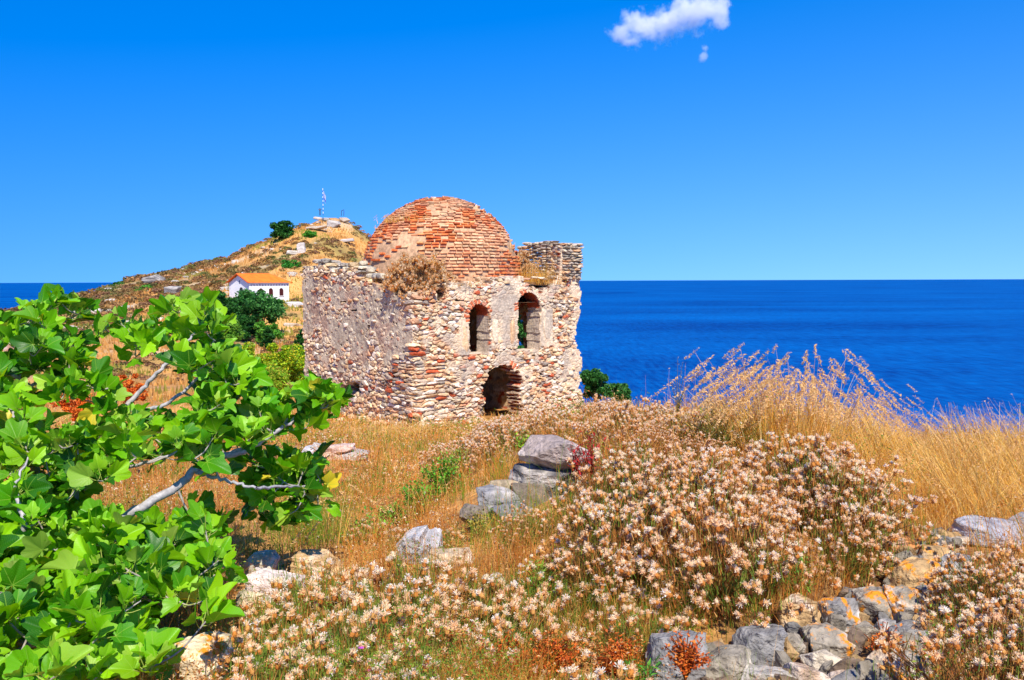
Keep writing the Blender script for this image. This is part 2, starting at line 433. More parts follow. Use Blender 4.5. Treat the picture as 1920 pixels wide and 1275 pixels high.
def wall_sheet(org, d2, n2, ln, keep, surf, thick=.9, res=.03, z0=-5.2, z1=1.6, layers=6, off=0.0):
    ns = int(ln / res); nz = int((z1 - z0) / res)
    sg = np.linspace(0, ln, ns + 1); zg = np.linspace(z0, z1, nz + 1)
    sc = (sg[:-1] + sg[1:]) / 2; zc = (zg[:-1] + zg[1:]) / 2
    SC, ZC = np.meshgrid(sc, zc, indexing='ij'); K = keep(SC, ZC)
    SG, ZG = np.meshgrid(sg, zg, indexing='ij')
    disp, col, sh = surf(SG, ZG, np.zeros_like(SG))
    nv = (ns + 1) * (nz + 1)
    Vs = []; Cs = []
    for l in range(layers + 1):
        dep = thick * l / layers
        dd, cc, _ = (disp, col, sh) if l == 0 else surf(SG, ZG, np.full_like(SG, dep))
        if l == 0: o = dd + off; js = (vnoise(SG * 9, ZG * 9, 3) - .5) * .03; jz = (vnoise(SG * 9, ZG * 9, 8) - .5) * .03
        else:
            o = -dep + 0 * dd; js = dd * 1.2; jz = (vnoise(SG * 5, ZG * 9 + 3, dep * 5) - .5) * .07
            cc = cc
        s_ = SG + js; P = np.stack([org[0] + s_ * d2[0] + o * n2[0], org[1] + s_ * d2[1] + o * n2[1], ZG + jz], -1)
        Vs.append(P.reshape(-1, 3)); Cs.append(cc.reshape(-1, 3))
    V = np.concatenate(Vs); C = np.concatenate(Cs)
    vid = lambda i, j: i * (nz + 1) + j
    I, J = np.nonzero(K)
    f = np.stack([vid(I, J), vid(I + 1, J), vid(I + 1, J + 1), vid(I, J + 1)], -1)
    F = [f, f[:, ::-1] + nv * layers]
    Kp = np.pad(K, 1)
    def strip(I, J, a, b):
        for l in range(layers):
            F.append(np.stack([a + l * nv, b + l * nv, b + (l + 1) * nv, a + (l + 1) * nv], -1))
    for di, dj, (ai, aj), (bi, bj) in ((-1, 0, (0, 0), (0, 1)), (1, 0, (1, 0), (1, 1)), (0, -1, (0, 0), (1, 0)), (0, 1, (0, 1), (1, 1))):
        nb = Kp[I + 1 + di, J + 1 + dj]; i, j = I[~nb], J[~nb]
        strip(i, j, vid(i + ai, j + aj), vid(i + bi, j + bj))
    F = np.concatenate(F)
    u, inv = np.unique(F.ravel(), return_inverse=True)
    return V[u] - ROFF, inv.reshape(F.shape), C[u]

MORT = srgb(196, 166, 128)
def stone_field(s, z, dep, cs=.22, ch=.11, red=.07, seed=0):
    wu = (fbm(s * 1.7, z * 1.7, 5 + seed) - .5) * .25; wv = (fbm(s * 1.9, z * 1.3, 9 + seed) - .5) * .22
    f1, f2, k = cell2((s + dep + wu) / cs, (z + wv) / ch, seed)
    e = ss(.03, .3, f2 - f1)
    d = -.05 + e * (.045 + .075 * (k * 71 % 1))
    c = MORT * (.75 + .4 * fbm(s * 9, z * 9, 2))[..., None]
    c = c + (pal(k, red) - c) * ss(.02, .12, f2 - f1)[..., None]
    return d, c, e

def arch(s, z, s0, s1, zb, zt, j=.03, sd=0):
    s = s + (vnoise(s * 7, z * 7, sd) - .5) * j * 2
    r = (s1 - s0) / 2; c = (s0 + s1) / 2; zs = zt - r * 1.0
    return (s > s0) & (s < s1) & (z > zb) & ((z < zs) | (np.hypot(s - c, z - zs) < r))
W1 = (2.13, 2.95, -2.36, -.76); W2 = (4.16, 5.14, -2.36, -.40); DO = (2.66, 4.35, -5.2, -2.8)
def keep_front(s, z):
    j = np.floor(z / .13); st = _h(j.astype(int), 4 + 0 * j.astype(int), 7 + 0 * j.astype(int))
    top = np.interp(s, [0, .15, .9, 1.5, 2.4, 5.9, 6.05, 6.15, 7.3], [-.5, -.38, -.3, -.12, -.02, .06, .08, 1.2, 1.22])
    js = np.floor(s / .22).astype(int); top = top + (_h(js, 0 * js + 1, 0 * js + 5) - .6) * .26 * (s < 6)
    k = z < top
    right = np.interp(z, [-5, -4.4, -3.9, -2.6, -2.45, -2.1, -1.4, -1.1, 2], [7.3, 7.24, 7.05, 7.1, 6.95, 6.78, 6.9, 7.05, 7.12]) + (st - .5) * .14
    right = np.where(z > 0, 7.1 + (st - .5) * .06, right)
    left = (st - .5) * .16 + np.interp(z, [-4.5, -2.6, -2.3, -1.6, -1, 0], [-.12, -.02, .12, .04, .1, .2])
    k &= (s < right) & (s > left)
    k &= ~arch(s, z, *W1, .02) & ~arch(s, z, *W2, .02, 3) & ~arch(s, z, *DO, .17, 5)
    k &= z < top + .06 - .45 * ss(.62, .8, vnoise(s * 1.9, 0 * s, 17)) * (s < 5.9) * (s > .3)
    # masonry lost in small holes
    k &= ~((vnoise(s * 3.1, z * 4.7, 31) > .93) & (s > .4) & (s < 6.6))
    return k
def surf_front(s, z, dep):
    d, c, e = stone_field(s, z, dep, .24, .115, .09)
    low = ss(-2.5, -2.8, z) * ss(2.6, 1.6, s)
    d2, c2, _ = stone_field(s, z, dep, .38, .1, .05, 5)      # long flat courses by the corner
    d = d * (1 - low) + d2 * 1.5 * low; c = c * (1 - low)[..., None] + c2 * low[..., None]
    pl = ss(.44, .54, fbm(s * 1.1 + 3, z * 1.1, 2, 5)) * .8
    # pier and surrounds: pale dressed slabs
    pier = ss(2.98, 3.02, s) * ss(4.2, 4.14, s) * ss(-2.3, -2.2, z) * ss(-.35, -.5, z)
    sl1 = ss(1.68, 1.72, s) * ss(2.12, 2.08, s) * ss(-2.42, -2.38, z) * ss(-1.15, -1.2, z)
    sl2 = ss(5.14, 5.18, s) * ss(5.75, 5.7, s) * ss(-2.3, -2.26, z) * ss(-.95, -1.0, z)
    upper = ss(-.95, -.75, z) * ss(1.0, 1.4, s) * ss(6.0, 5.6, s) * .7
    mask = np.maximum.reduce([pl * (dep < .01), pier * (.8 + .2 * pl), sl1, sl2, upper * (.5 + pl * .5)])
    pc = srgb(220, 198, 168) * (.72 + .5 * fbm(s * 2.3, z * 2.3, 44, 5))[..., None]
    pc = pc + (srgb(168, 156, 142) - pc) * (ss(.5, .62, fbm(s * 1.6, z * 1.6, 14, 4)) * .7)[..., None]
    pd = .012 + (fbm(s * 5, z * 5, 12) - .5) * .05 + .03 * (sl1 + sl2)
    d = d * (1 - mask) + pd * mask; c = c * (1 - mask)[..., None] + pc * mask[..., None]
    # brick voussoirs over the openings
    for (s0, s1, zb, zt), wd, a0 in ((W1, .17, .75), (W2, .14, .62), (DO, .2, .78)):
        r = (s1 - s0) / 2; cx = (s0 + s1) / 2; zs = zt - r
        q = np.hypot(s - cx, z - zs); an = np.arctan2(z - zs, s - cx)
        m = (q > r - .03) & (q < r + wd + .1 * (vnoise(an * 3, q * 3, 6) - .4)) & (z > zs - .15) & (fbm(s * 2.5, z * 2.5, 77) < a0 * .6) & ((an < 1.9) | (zt > -2))
        br = (np.sin(an * (r + .1) / .075 * 3.1) > -.2)
        bc = np.where(br[..., None], srgb(200, 104, 66) * (.7 + .6 * vnoise(an * 14, q * 2, 3))[..., None], srgb(205, 170, 140))
        c = np.where(m[..., None], bc, c); d = np.where(m, np.where(br, .02, -.02), d)
    # brick lining of the openings
    inn = (dep > .05)
    dj = inn & (s > 3.2) & (s < 4.9) & (z < -2.6)
    lay = np.sin(z * 2 * math.pi / .13 + 1.5 * vnoise(dep * 4, z * 2, 5)) > .1
    c = np.where(dj[..., None], np.where(lay[..., None], srgb(190, 80, 40), srgb(190, 165, 140)) * (.7 + .6 * vnoise(dep * 9, z * 7, s))[..., None], c)
    d = np.where(dj, np.where(lay, .05, -.03), d)
    wj = inn & (z > -2.4) & (z < -.4) & (s > 1.9) & (s < 5.4)
    top = wj & (((z > -1.15) & (s < 3.2)) | ((z > -.95) & (s > 3.8)))
    c = np.where(wj[..., None], srgb(206, 188, 168) * (.7 + .5 * fbm(dep * 4, z * 4, s))[..., None], c)
    d = np.where(wj, (fbm(dep * 5, z * 4, s * 4) - .5) * .05, d)
    c = np.where(top[..., None], srgb(186, 92, 55) * (.6 + .8 * vnoise(dep * 6, s * 9, z * 9))[..., None], c)
    # rusty dry growth stains by the corner
    c = c + (srgb(190, 120, 70) - c) * (ss(.56, .66, fbm(s * 1.8 + 9, z * 1.4, 50)) * .5 * ss(2.0, .8, s))[..., None]
    return d, c, e
def keep_left(s, z):
    j = np.floor(z / .14).astype(int); st = _h(j, 0 * j + 2, 0 * j + 9); js = np.floor(s / .26).astype(int)
    top = np.interp(s, [0, .6, 1.4, 2.4, 3.3, 3.5, 5.4, 6.9, 7.3], [-.42, -.38, -.28, -.1, .0, .36, .42, .5, .4]) + (_h(js, 0 * js + 6, 0 * js + 2) - .55) * .34
    left = SIDE - .02 - (st - .5) * .12 + np.interp(z, [-5, -2.6, -2.3, 0], [.05, -.02, .04, 0])
    k = (z < top) & (s < left)
    k &= ~((np.hypot((s - 3.9) / .8, (z + 3.65) / .42) + (vnoise(s * 4, z * 4, 5) - .5) * .7 < .72))
    k &= ~((np.hypot((s - .95) / .18, (z + 2.95) / .16) < .8))
    k &= ~((vnoise(s * 2.7, z * 4.1, 61) > .95))
    return k
def surf_left(s, z, dep):
    d, c, e = stone_field(s, z, dep, .26, .15, .05, 7)
    d2, c2, _ = stone_field(s, z, dep, .42, .11, .05, 15)
    low = ss(-2.6, -2.9, z) * ss(2.6, 1.3, s)
    d = d * (1 - low) + d2 * 1.6 * low; c = c * (1 - low)[..., None] + c2 * low[..., None]
    wt = .06 * ss(.3, -.3, s)
    pl = ss(.40, .56, fbm(s * .9 + 3, z * .9 + 7, 12, 5) + .10 * ss(-3.2, -1.5, z) - .25 * ss(-.1, .15, z)) * (dep < .01) * (1 - low)
    pc = srgb(196, 180, 156) * (.6 + .62 * fbm(s * 1.3, z * 1.3, 3, 6))[..., None]
    pc = pc + (srgb(176, 140, 118) - pc) * (ss(.5, .64, fbm(s * 1.6, z * 2.0, 90, 5)) * .6)[..., None]
    f1, f2, k = cell2(s / .21 + wt, z / .14, 3)
    spot = (k > .66) & (f1 < .34); dark = (k < .08) & (f1 < .26)
    pc = np.where(spot[..., None], pal(k, .15) * .5 + pc * .45, pc); pc = np.where(dark[..., None], srgb(90, 66, 56), pc)
    pd = (fbm(s * 4, z * 4, 12) - .5) * .07 + np.where(spot, .02, 0) - np.where(dark, .05, 0)
    d = d * (1 - pl) + pd * pl; c = c * (1 - pl)[..., None] + pc * pl[..., None]
    # a seam of bare rubble
    return d, c, e
V, F, C = wall_sheet(CORNER, DF, NF, 7.5, keep_front, surf_front, thick=.68)
build('wall', V, F, M_stone, RUIN, C)['label'] = 'sunlit rubble wall with two arched windows and a broken brick doorway'
V, F, C = wall_sheet(CORNER + DL * .03, DL, NL, 7.5, keep_left, surf_left, thick=.85, off=.02)
build('wall', V, F, M_stone, RUIN, C)['label'] = 'grey plastered rubble side wall'
# hidden walls behind (with the far window that is seen through the near one)
FR = CORNER + DF * 7.0
def keep_right(s, z): return (z < .0 + (vnoise(s * 4, z * 0, 2) - .5) * .2) & (s > .9) & ~arch(s, z, 1.9, 4.2, -3.0, -.85) 
V, F, C = wall_sheet(FR, DL, -NL, 7.0, keep_right, lambda s, z, d: stone_field(s, z, d, .25, .13), res=.08, layers=3)
build('wall', V, F, M_stone, RUIN, C)
BL = CORNER + DL * 7.1
V, F, C = wall_sheet(BL + DF * .9, DF, -NF, 5.3, lambda s, z: (z < -.05), lambda s, z, d: stone_field(s, z, d, .25, .13), res=.08, layers=3)
build('wall', V, F, M_stone, RUIN, C)

# terrace round the dome
CEN = CORNER + (DF + DL) * 3.62
def terrace():
    n = 90; g = np.linspace(.12, 7.0, n); A, B = np.meshgrid(g, g, indexing='ij')
    X = CORNER[0] + A * DF[0] + B * DL[0]; Y = CORNER[1] + A * DF[1] + B * DL[1]
    q = np.hypot(X - CEN[0], Y - CEN[1])
    Z = -.2 + .12 * ss(3.9, 2.9, q) + (fbm(X * 1.5, Y * 1.5, 3) - .5) * .3 - .3 * ss(1.2, .2, A) * ss(1.2, .2, B)
    V = np.stack([X, Y, Z], -1).reshape(-1, 3); V2 = V.copy(); V2[:, 2] = -.75
    i = np.arange(n - 1)[:, None] * n; j = np.arange(n - 1)[None]
    f = np.stack([i + j, i + n + j, i + n + j + 1, i + j + 1], -1).reshape(-1, 4)
    c = srgb(178, 140, 96) + (srgb(150, 135, 118) - srgb(178, 140, 96)) * ss(.4, .6, fbm(X * 3, Y * 3, 8)).reshape(-1, 1)
    build('roof_terrace', np.concatenate([V, V2]) - ROFF, np.concatenate([f, f[:, ::-1] + n * n]), M_stone, RUIN, np.concatenate([c, c]))
terrace()

# dome: mortar shell, then courses of single bricks bedded in it
def dome():
    acc = Acc(); r0 = 2.86; cz = -.02
    n, m = 44, 150
    ph = np.linspace(-.06, math.pi / 2, n); th = np.linspace(0, 2 * math.pi, m, endpoint=False)
    P, T = np.meshgrid(ph, th, indexing='ij')
    dx, dy, dz = np.cos(P) * np.cos(T), np.cos(P) * np.sin(T), np.sin(P)
    rr = r0 * (1 + (fbm(dx * 6, dy * 6, dz * 6, 4) - .5) * .03)
    V = np.stack([CEN[0] + rr * dx, CEN[1] + rr * dy, cz + rr * dz * 1.03], -1).reshape(-1, 3)
    i = np.arange(n - 1)[:, None] * m; j = np.arange(m)[None]; k = (j + 1) % m
    F = np.stack([i + j, i + k, i + m + k, i + m + j], -1).reshape(-1, 4)
    c = srgb(196, 158, 122) * (.6 + .7 * fbm(dx * 9, dy * 9, dz * 9, 4)).reshape(-1, 1)
    acc.add(V, F, c)
    rows = []; p = -.02; rg = np.random.default_rng(5)
    while p < 1.5:
        row_h = .108 if p < .75 else .09
        nb = max(4, int(2 * math.pi * r0 * math.cos(p) / .25))
        t0 = rg.uniform(0, 6.28)
        a = t0 + (np.arange(nb) + rg.uniform(-.12, .12, nb)) / nb * 2 * math.pi
        for ai in a:
            d = np.array([math.cos(p) * math.cos(ai), math.cos(p) * math.sin(ai), math.sin(p)])
            # bald mortar patches
            wv = fbm(d[0] * 2.2 + 4, d[1] * 2.2, d[2] * 2.6, 4)
            grey = ss(.52, .62, wv + .22 * math.exp(-((p - 1.0) / .10) ** 2) + .12 * (d[0] < -.6 and p < .45))
            if rg.random() < .05 + .72 * grey: continue
            th_ = row_h * rg.uniform(.48, .66); L = 2 * math.pi * r0 * math.cos(p) / nb * rg.uniform(.78, .98)
            e = np.array([-math.sin(ai), math.cos(ai), 0]); u = np.cross(d, e); 
            if u[2] < 0: u = -u
            tl = rg.normal(0, .03); e2 = e + u * tl; u2 = u - e * tl
            dep = rg.uniform(.08, .17)
            Mx = np.stack([e2 * L, u2 * th_, d * dep], -1)
            O = np.array([CEN[0], CEN[1], cz]) + d * np.array([1, 1, 1.03]) * (r0 + rg.uniform(-.01, .02))
            bv = BOXV * (1 + rg.uniform(-.12, .12, (8, 3)))
            k_ = rg.random()
            cc = srgb(208, 114, 62) if k_ < .5 else srgb(184, 88, 48) if k_ < .68 else srgb(214, 142, 90) if k_ < .9 else srgb(200, 162, 122)
            dust = float(ss(.42, .62, fbm(d[0] * 4 + 9, d[1] * 4, d[2] * 4, 3) + .1 * (p > .8)))
            cc = cc * (1 - .6 * dust) + srgb(214, 178, 140) * .6 * dust
            acc.add(bv @ Mx.T + O, BOXF, cc * rg.uniform(.75, 1.2))
        p += row_h / r0
    o = acc.build('dome', M_brick, None); 
    me = o.data; me.transform(Matrix.Translation(-Vector(ROFF))); o.parent = RUIN
    o['label'] = 'shallow courses of orange red brick with pale mortar'
    # capping stones on the crown of the dome
    a2 = Acc()
    for q in range(7):
        v, f = rock_verts(rg, 2, (rg.uniform(.1, .2), rg.uniform(.1, .16), .06))
        a2.add(v + [CEN[0] + rg.uniform(-.35, .25), CEN[1] + rg.uniform(-.3, .3), 2.93 + cz + rg.uniform(0, .05)] - ROFF, f, srgb(205, 190, 172) * rg.uniform(.8, 1.1))
    a2.build('capstone', M_stone, RUIN)
dome()

def face_pt(s, z, d2, o=0.0, n2=None):
    p = CORNER + d2 * s + (n2 * o if n2 is not None else 0); return np.array([p[0], p[1], z])
def stones_on(name, spots, label=None, seed=1, pals=None):
    rg = np.random.default_rng(seed); acc = Acc()
    for (p, sz, rz) in spots:
        v, f = rock_verts(rg, 2, np.array(sz) / 2 * 1.15, .05, 8, 14)
        v = v @ rotz(rz + rg.normal(0, .12))[0].T
        v = v @ rotax(np.array([rg.normal(size=3)]), [rg.normal(0, .07)])[0].T
        c = pal(np.array([rg.random()]), .06)[0] if pals is None else pals[rg.integers(len(pals))] * rg.uniform(.8, 1.15)
        acc.add(v + p - ROFF, f, c)
    o = acc.build(name, M_stone, RUIN)
    if label: o['label'] = label
rg = np.random.default_rng(77)
sp = []
# quoins of the near corner
z = -4.7
while z < -.5:
    h = rg.uniform(.09, .16) if z < -2.4 else rg.uniform(.12, .22)
    for q in range(3 if z < -2.4 else 1):
        s_ = rg.uniform(-.05, .1) + q * .42; L = rg.uniform(.35, .6)
        if rg.random() < .6 or z < -2.4: sp.append((face_pt(s_ + L / 2 - .12, z + h / 2, DF, -.06 + rg.uniform(0, .05), NF), (L, .3, h), AA))
        if rg.random() < .6 or z < -2.4: sp.append((face_pt(s_ + L / 2 - .12, z + h / 2, DL, -.06 + rg.uniform(0, .05), NL), (L, .3, h), AA + math.pi / 2))
    z += h * .98
for s0_, z0_, w0_, h0_ in ((1.9, -1.78, .34, 1.15), (3.16, -1.7, .26, 1.1), (3.95, -1.75, .3, 1.05), (5.42, -1.68, .42, 1.25)):
    sp.append((face_pt(s0_, z0_, DF, -.05, NF), (w0_, .26, h0_), AA))      # dressed slabs beside the windows
stones_on('quoins', sp, 'long flat stones piled at the eroded near corner', 3)
# single stones standing proud of both faces
for d2, n2, kf, nn, sd_ in ((DF, NF, keep_front, 420, 31), (DL, NL, keep_left, 260, 32)):
    sp = []; rq = np.random.default_rng(sd_)
    while len(sp) < nn:
        s_, z_ = rq.uniform(.1, 6.9), rq.uniform(-4.6, .2)
        if not kf(np.array([s_]), np.array([z_]))[0] or not kf(np.array([s_ + .15]), np.array([z_]))[0] or not kf(np.array([s_ - .15]), np.array([z_]))[0]: continue
        if fbm(s_ * 1.1 + (3), z_ * 1.1, 2 if n2 is NF else 12, 4) > .47 and z_ > -3.2 and rq.random() < .85: continue
        if n2 is NF and 1.6 < s_ < 5.8 and -2.45 < z_ < -.4 and rq.random() < .9: continue
        L_ = rq.uniform(.12, .36); sp.append((face_pt(s_, z_, d2, -.07 + rq.uniform(0, .06), n2), (L_, rq.uniform(.16, .24), rq.uniform(.07, .17) * (1.1 if L_ < .25 else .85)), AA + (0 if n2 is NF else math.pi / 2)))
    stones_on('stonework', sp, 'rough stones standing proud of the wall face', sd_)
# loose coping on the side wall
sp = []
for row in range(4):
    for s_ in np.arange(3.4, 7.15, .27):
        zt = .28 + row * .14
        if row >= 2 and (s_ > 6.7 or vnoise(s_ * 1.7, row, 3) < .42): continue
        sp.append((face_pt(s_ + rg.uniform(-.06, .06), zt + rg.uniform(-.03, .03), DL, -.22 + rg.uniform(-.04, .06), NL), (rg.uniform(.2, .36), rg.uniform(.3, .45), rg.uniform(.1, .2)), AA + math.pi / 2))
        sp.append((face_pt(s_ + rg.uniform(-.06, .06), zt + rg.uniform(-.03, .03), DL, -.6, NL), (rg.uniform(.2, .36), .35, rg.uniform(.1, .2)), AA + math.pi / 2))
for q in range(14):
    s_ = rg.uniform(1.6, 3.4); sp.append((face_pt(s_, np.interp(s_, [1.5, 2.4, 3.4], [-.2, .0, .28]) + rg.uniform(-.05, .2), DL, -.3 + rg.uniform(-.15, .12), NL), (rg.uniform(.2, .42), .3, rg.uniform(.14, .26)), rg.uniform(0, 3)))
stones_on('parapet', sp, 'loose rubble coping along the side wall', 5, [srgb(196, 184, 160), srgb(170, 162, 150), srgb(205, 180, 140), srgb(150, 145, 135)])
# broken corner pillar
sp = []
z = .02
while z < 1.25:
    h = rg.uniform(.07, .13)
    s_ = 6.15
    while s_ < 7.0:
        L = rg.uniform(.2, .42); sp.append((face_pt(min(s_ + L / 2, 6.98), z + h / 2, DF, -.05 + rg.uniform(-.02, .05), NF), (L, .4, h), AA)); s_ += L
    for b in np.arange(.3, .9, .3):
        sp.append((face_pt(6.2, z + h / 2, DF, -b, NF), (.25, .32, h), AA)); sp.append((face_pt(6.97, z + h / 2, DF, -b, NF), (.25, .32, h), AA))
    z += h
for q in range(26):   # the wall going back from it, stepping down towards the dome
    b = rg.uniform(.8, 3.4); tp = np.interp(b, [.8, 2.4, 3.4], [1.25, 1.2, .9])
    pass
b = .85
while b < 3.3:
    tp = np.interp(b, [.8, 1.6, 2.4, 3.3], [1.3, 1.35, 1.3, .7]); z = -.1
    while z < tp:
        h = rg.uniform(.08, .15); sp.append((face_pt(6.6, z + h / 2, DF, -b, NF) + np.array([rg.uniform(-.04, .04), 0, 0]), (rg.uniform(.35, .5), rg.uniform(.3, .42), h), AA + math.pi / 2)); z += h
    b += .3
for q in range(12): sp.append((face_pt(6.15 + rg.uniform(0, .9), 1.27, DF, -rg.uniform(.1, .7), NF), (.32, .28, .07), rg.uniform(0, 3)))
stones_on('corner_pillar', sp, 'remnant of coursed flat stones at the far corner', 9, [srgb(205, 188, 160), srgb(180, 165, 148), srgb(160, 148, 132), srgb(206, 165, 125)])
# ledge stones along the front edge of the terrace
sp = []
for s_ in np.arange(.5, 6.1, .3):
    if rg.random() < .75: sp.append((face_pt(s_, np.interp(s_, [0, .9, 2.4, 6], [-.36, -.27, 0, .06]) + rg.uniform(-.03, .05), DF, -.1 - rg.uniform(0, .25), NF), (rg.uniform(.15, .42), rg.uniform(.2, .4), rg.uniform(.05, .15)), AA + rg.normal(0, .4)))
stones_on('ledge', sp, 'thin broken slabs along the top of the front wall', 13)
# fallen stones at the foot of the walls: loose, each on its own
for q in range(64):
    d2, n2 = (DF, NF) if q % 2 else (DL, NL); s_ = rg.uniform(-.2, 4.5 if q % 2 else 6.5); o = abs(rg.normal(0, .28)) + .12
    p = face_pt(s_, 0, d2, o, n2)
    v, f = rock_verts(rg, 2, (rg.uniform(.08, .22), rg.uniform(.08, .15), rg.uniform(.05, .11)), .05, 10, 20)
    t = build('fallen_stone', v, f, M_stone, None, pal(np.array([rg.random()]), .06)[0]); t.location = (p[0], p[1], float(H(p[0], p[1])) + .04); t.rotation_euler = (rg.normal(0, .2), rg.normal(0, .2), rg.uniform(0, 3))
    tag(t, 'small stone fallen at the foot of the ruined walls', 'stone', 'stones fallen at the foot of the ruin')

# ------------------------------------------------------------------ chapel on the hill
def chapel():
    g = at(468, 565, 119); base = float(g[2]) - .15; base = -2.95
    yaw = R(45)           # direction of the long side, away to the right
    root = empty('chapel', (g[0], g[1], base), 0, label='small white chapel with an orange tiled roof on the hillside', cat='chapel')
    k = 119 / FPX
    a = np.array([math.cos(R(45)), math.sin(R(45))])      # long side
    n = np.array([-math.cos(R(45)), math.sin(R(45))])     # gable side, going left and back
    Ln, Wd, hh = 6.0, 5.6, 2.75
    def P(u, v, z): p = a * u + n * v; return (p[0], p[1], z)
    rise = 1.1; cw = srgb(236, 236, 236)
    acc = Acc()
    v = [P(0, 0, -1), P(0, Wd, -1), P(0, Wd, hh), P(0, Wd / 2, hh + rise), P(0, 0, hh), P(Ln, 0, -1), P(Ln, Wd, -1), P(Ln, Wd, hh), P(Ln, 0, hh)]
    acc.add(v, [np.array([[0, 1, 2, 4], [0, 4, 8, 5], [5, 8, 7, 6], [1, 6, 7, 2]]), np.array([[4, 2, 3]])], cw)
    wl = acc.build('wall', M_plain, root)
    r = Acc(); o = .32; rd = P(-o, Wd / 2, hh + rise + .12); rd2 = P(Ln - 1.5, Wd / 2, hh + rise + .12)
    e = [P(-o, -o, hh - .02), P(Ln + o, -o, hh - .02), P(Ln + o, Wd + o, hh - .02), P(-o, Wd + o, hh - .02)]
    # roof planes made of tile rows
    def plane(A, B, C_, D_, nu=26, nv=10):
        A, B, C_, D_ = map(np.array, (A, B, C_, D_))
        u = np.linspace(0, 1, nu * 2 + 1); vv = np.linspace(0, 1, nv + 1)
        U, W = np.meshgrid(u, vv, indexing='ij')
        X = (A + (B - A) * U[..., None]) * (1 - W[..., None]) + (D_ + (C_ - D_) * U[..., None]) * W[..., None]
        X[..., 2] += .05 * (np.arange(len(u)) % 2)[:, None] + .02 * (W * nv % 2)
        nn = len(vv); i = np.arange(len(u) - 1)[:, None] * nn; j = np.arange(nn - 1)[None]
        f = np.stack([i + j, i + nn + j, i + nn + j + 1, i + j + 1], -1).reshape(-1, 4)
        c = srgb(236, 120, 40) * (.8 + .35 * vnoise(U * 25, W * 9, 2)).reshape(-1, 1)
        r.add(X.reshape(-1, 3), f, c)
    plane(e[0], e[1], rd2, rd); plane(e[3], e[2], rd2, rd); plane(e[1], e[2], rd2, rd2, 16)
    v, f = tube([rd, rd2], .1); r.add(v, f, srgb(225, 105, 45)); v, f = tube([rd2, e[1]], .09); r.add(v, f, srgb(225, 105, 45))
    v, f = tube([rd, e[0]], .08); r.add(v, f, srgb(210, 95, 45)); v, f = tube([rd, e[3]], .08); r.add(v, f, srgb(210, 95, 45))
    r.build('roof', M_plain, root)
    def opening(name, u, v_, long, w_, z0, z1, col, par=root):
        q = []; th = .06
        A = np.linspace(0, math.pi, 9); pts = [(-w_ / 2, z0), (w_ / 2, z0)] + [(w_ / 2 * math.cos(t), z1 - w_ / 2 + w_ / 2 * math.sin(t)) for t in A]
        for o_ in (.02, -.12):
            for s_, zz in pts: q.append(P(u + s_, -o_, zz) if long else P(-o_, v_ + s_, zz))
        nq = len(pts); ff = [[i, (i + 1) % nq, nq + (i + 1) % nq, nq + i] for i in range(nq)]
        cen = len(q); q.append(P(u, -.02, (z0 + z1) / 2) if long else P(-.02, v_, (z0 + z1) / 2))
        tri = [[i, (i + 1) % nq, cen] for i in range(nq)]
        return build(name, q, [np.array(ff), np.array(tri)], M_plain, par, col)
    for u in (1.7, 3.2, 4.8):
        wn = opening('window', u, 0, True, .62, .95, 2.0, srgb(70, 24, 24))
        fr = Acc()
        for s_ in (-.36, .36):
            fr.add(BOXV * np.array([.06, .06, 1.0]) @ rotz(R(45))[0].T + P(u + s_, -.04, 1.35), BOXF, srgb(225, 222, 218))
        fr.add(BOXV * np.array([.85, .1, .08]) @ rotz(R(45))[0].T + P(u, -.05, .9), BOXF, srgb(225, 222, 218))
        fr.build('frame', M_plain, wn)
    opening('door', 0, 2.2, False, .95, -.1, 2.15, srgb(45, 38, 60))
    opening('niche', 0, 2.6, False, .3, 2.6, 3.1, srgb(120, 130, 150))
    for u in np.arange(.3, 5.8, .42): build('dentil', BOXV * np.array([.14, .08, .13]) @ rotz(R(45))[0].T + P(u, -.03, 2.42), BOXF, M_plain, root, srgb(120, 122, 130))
chapel()

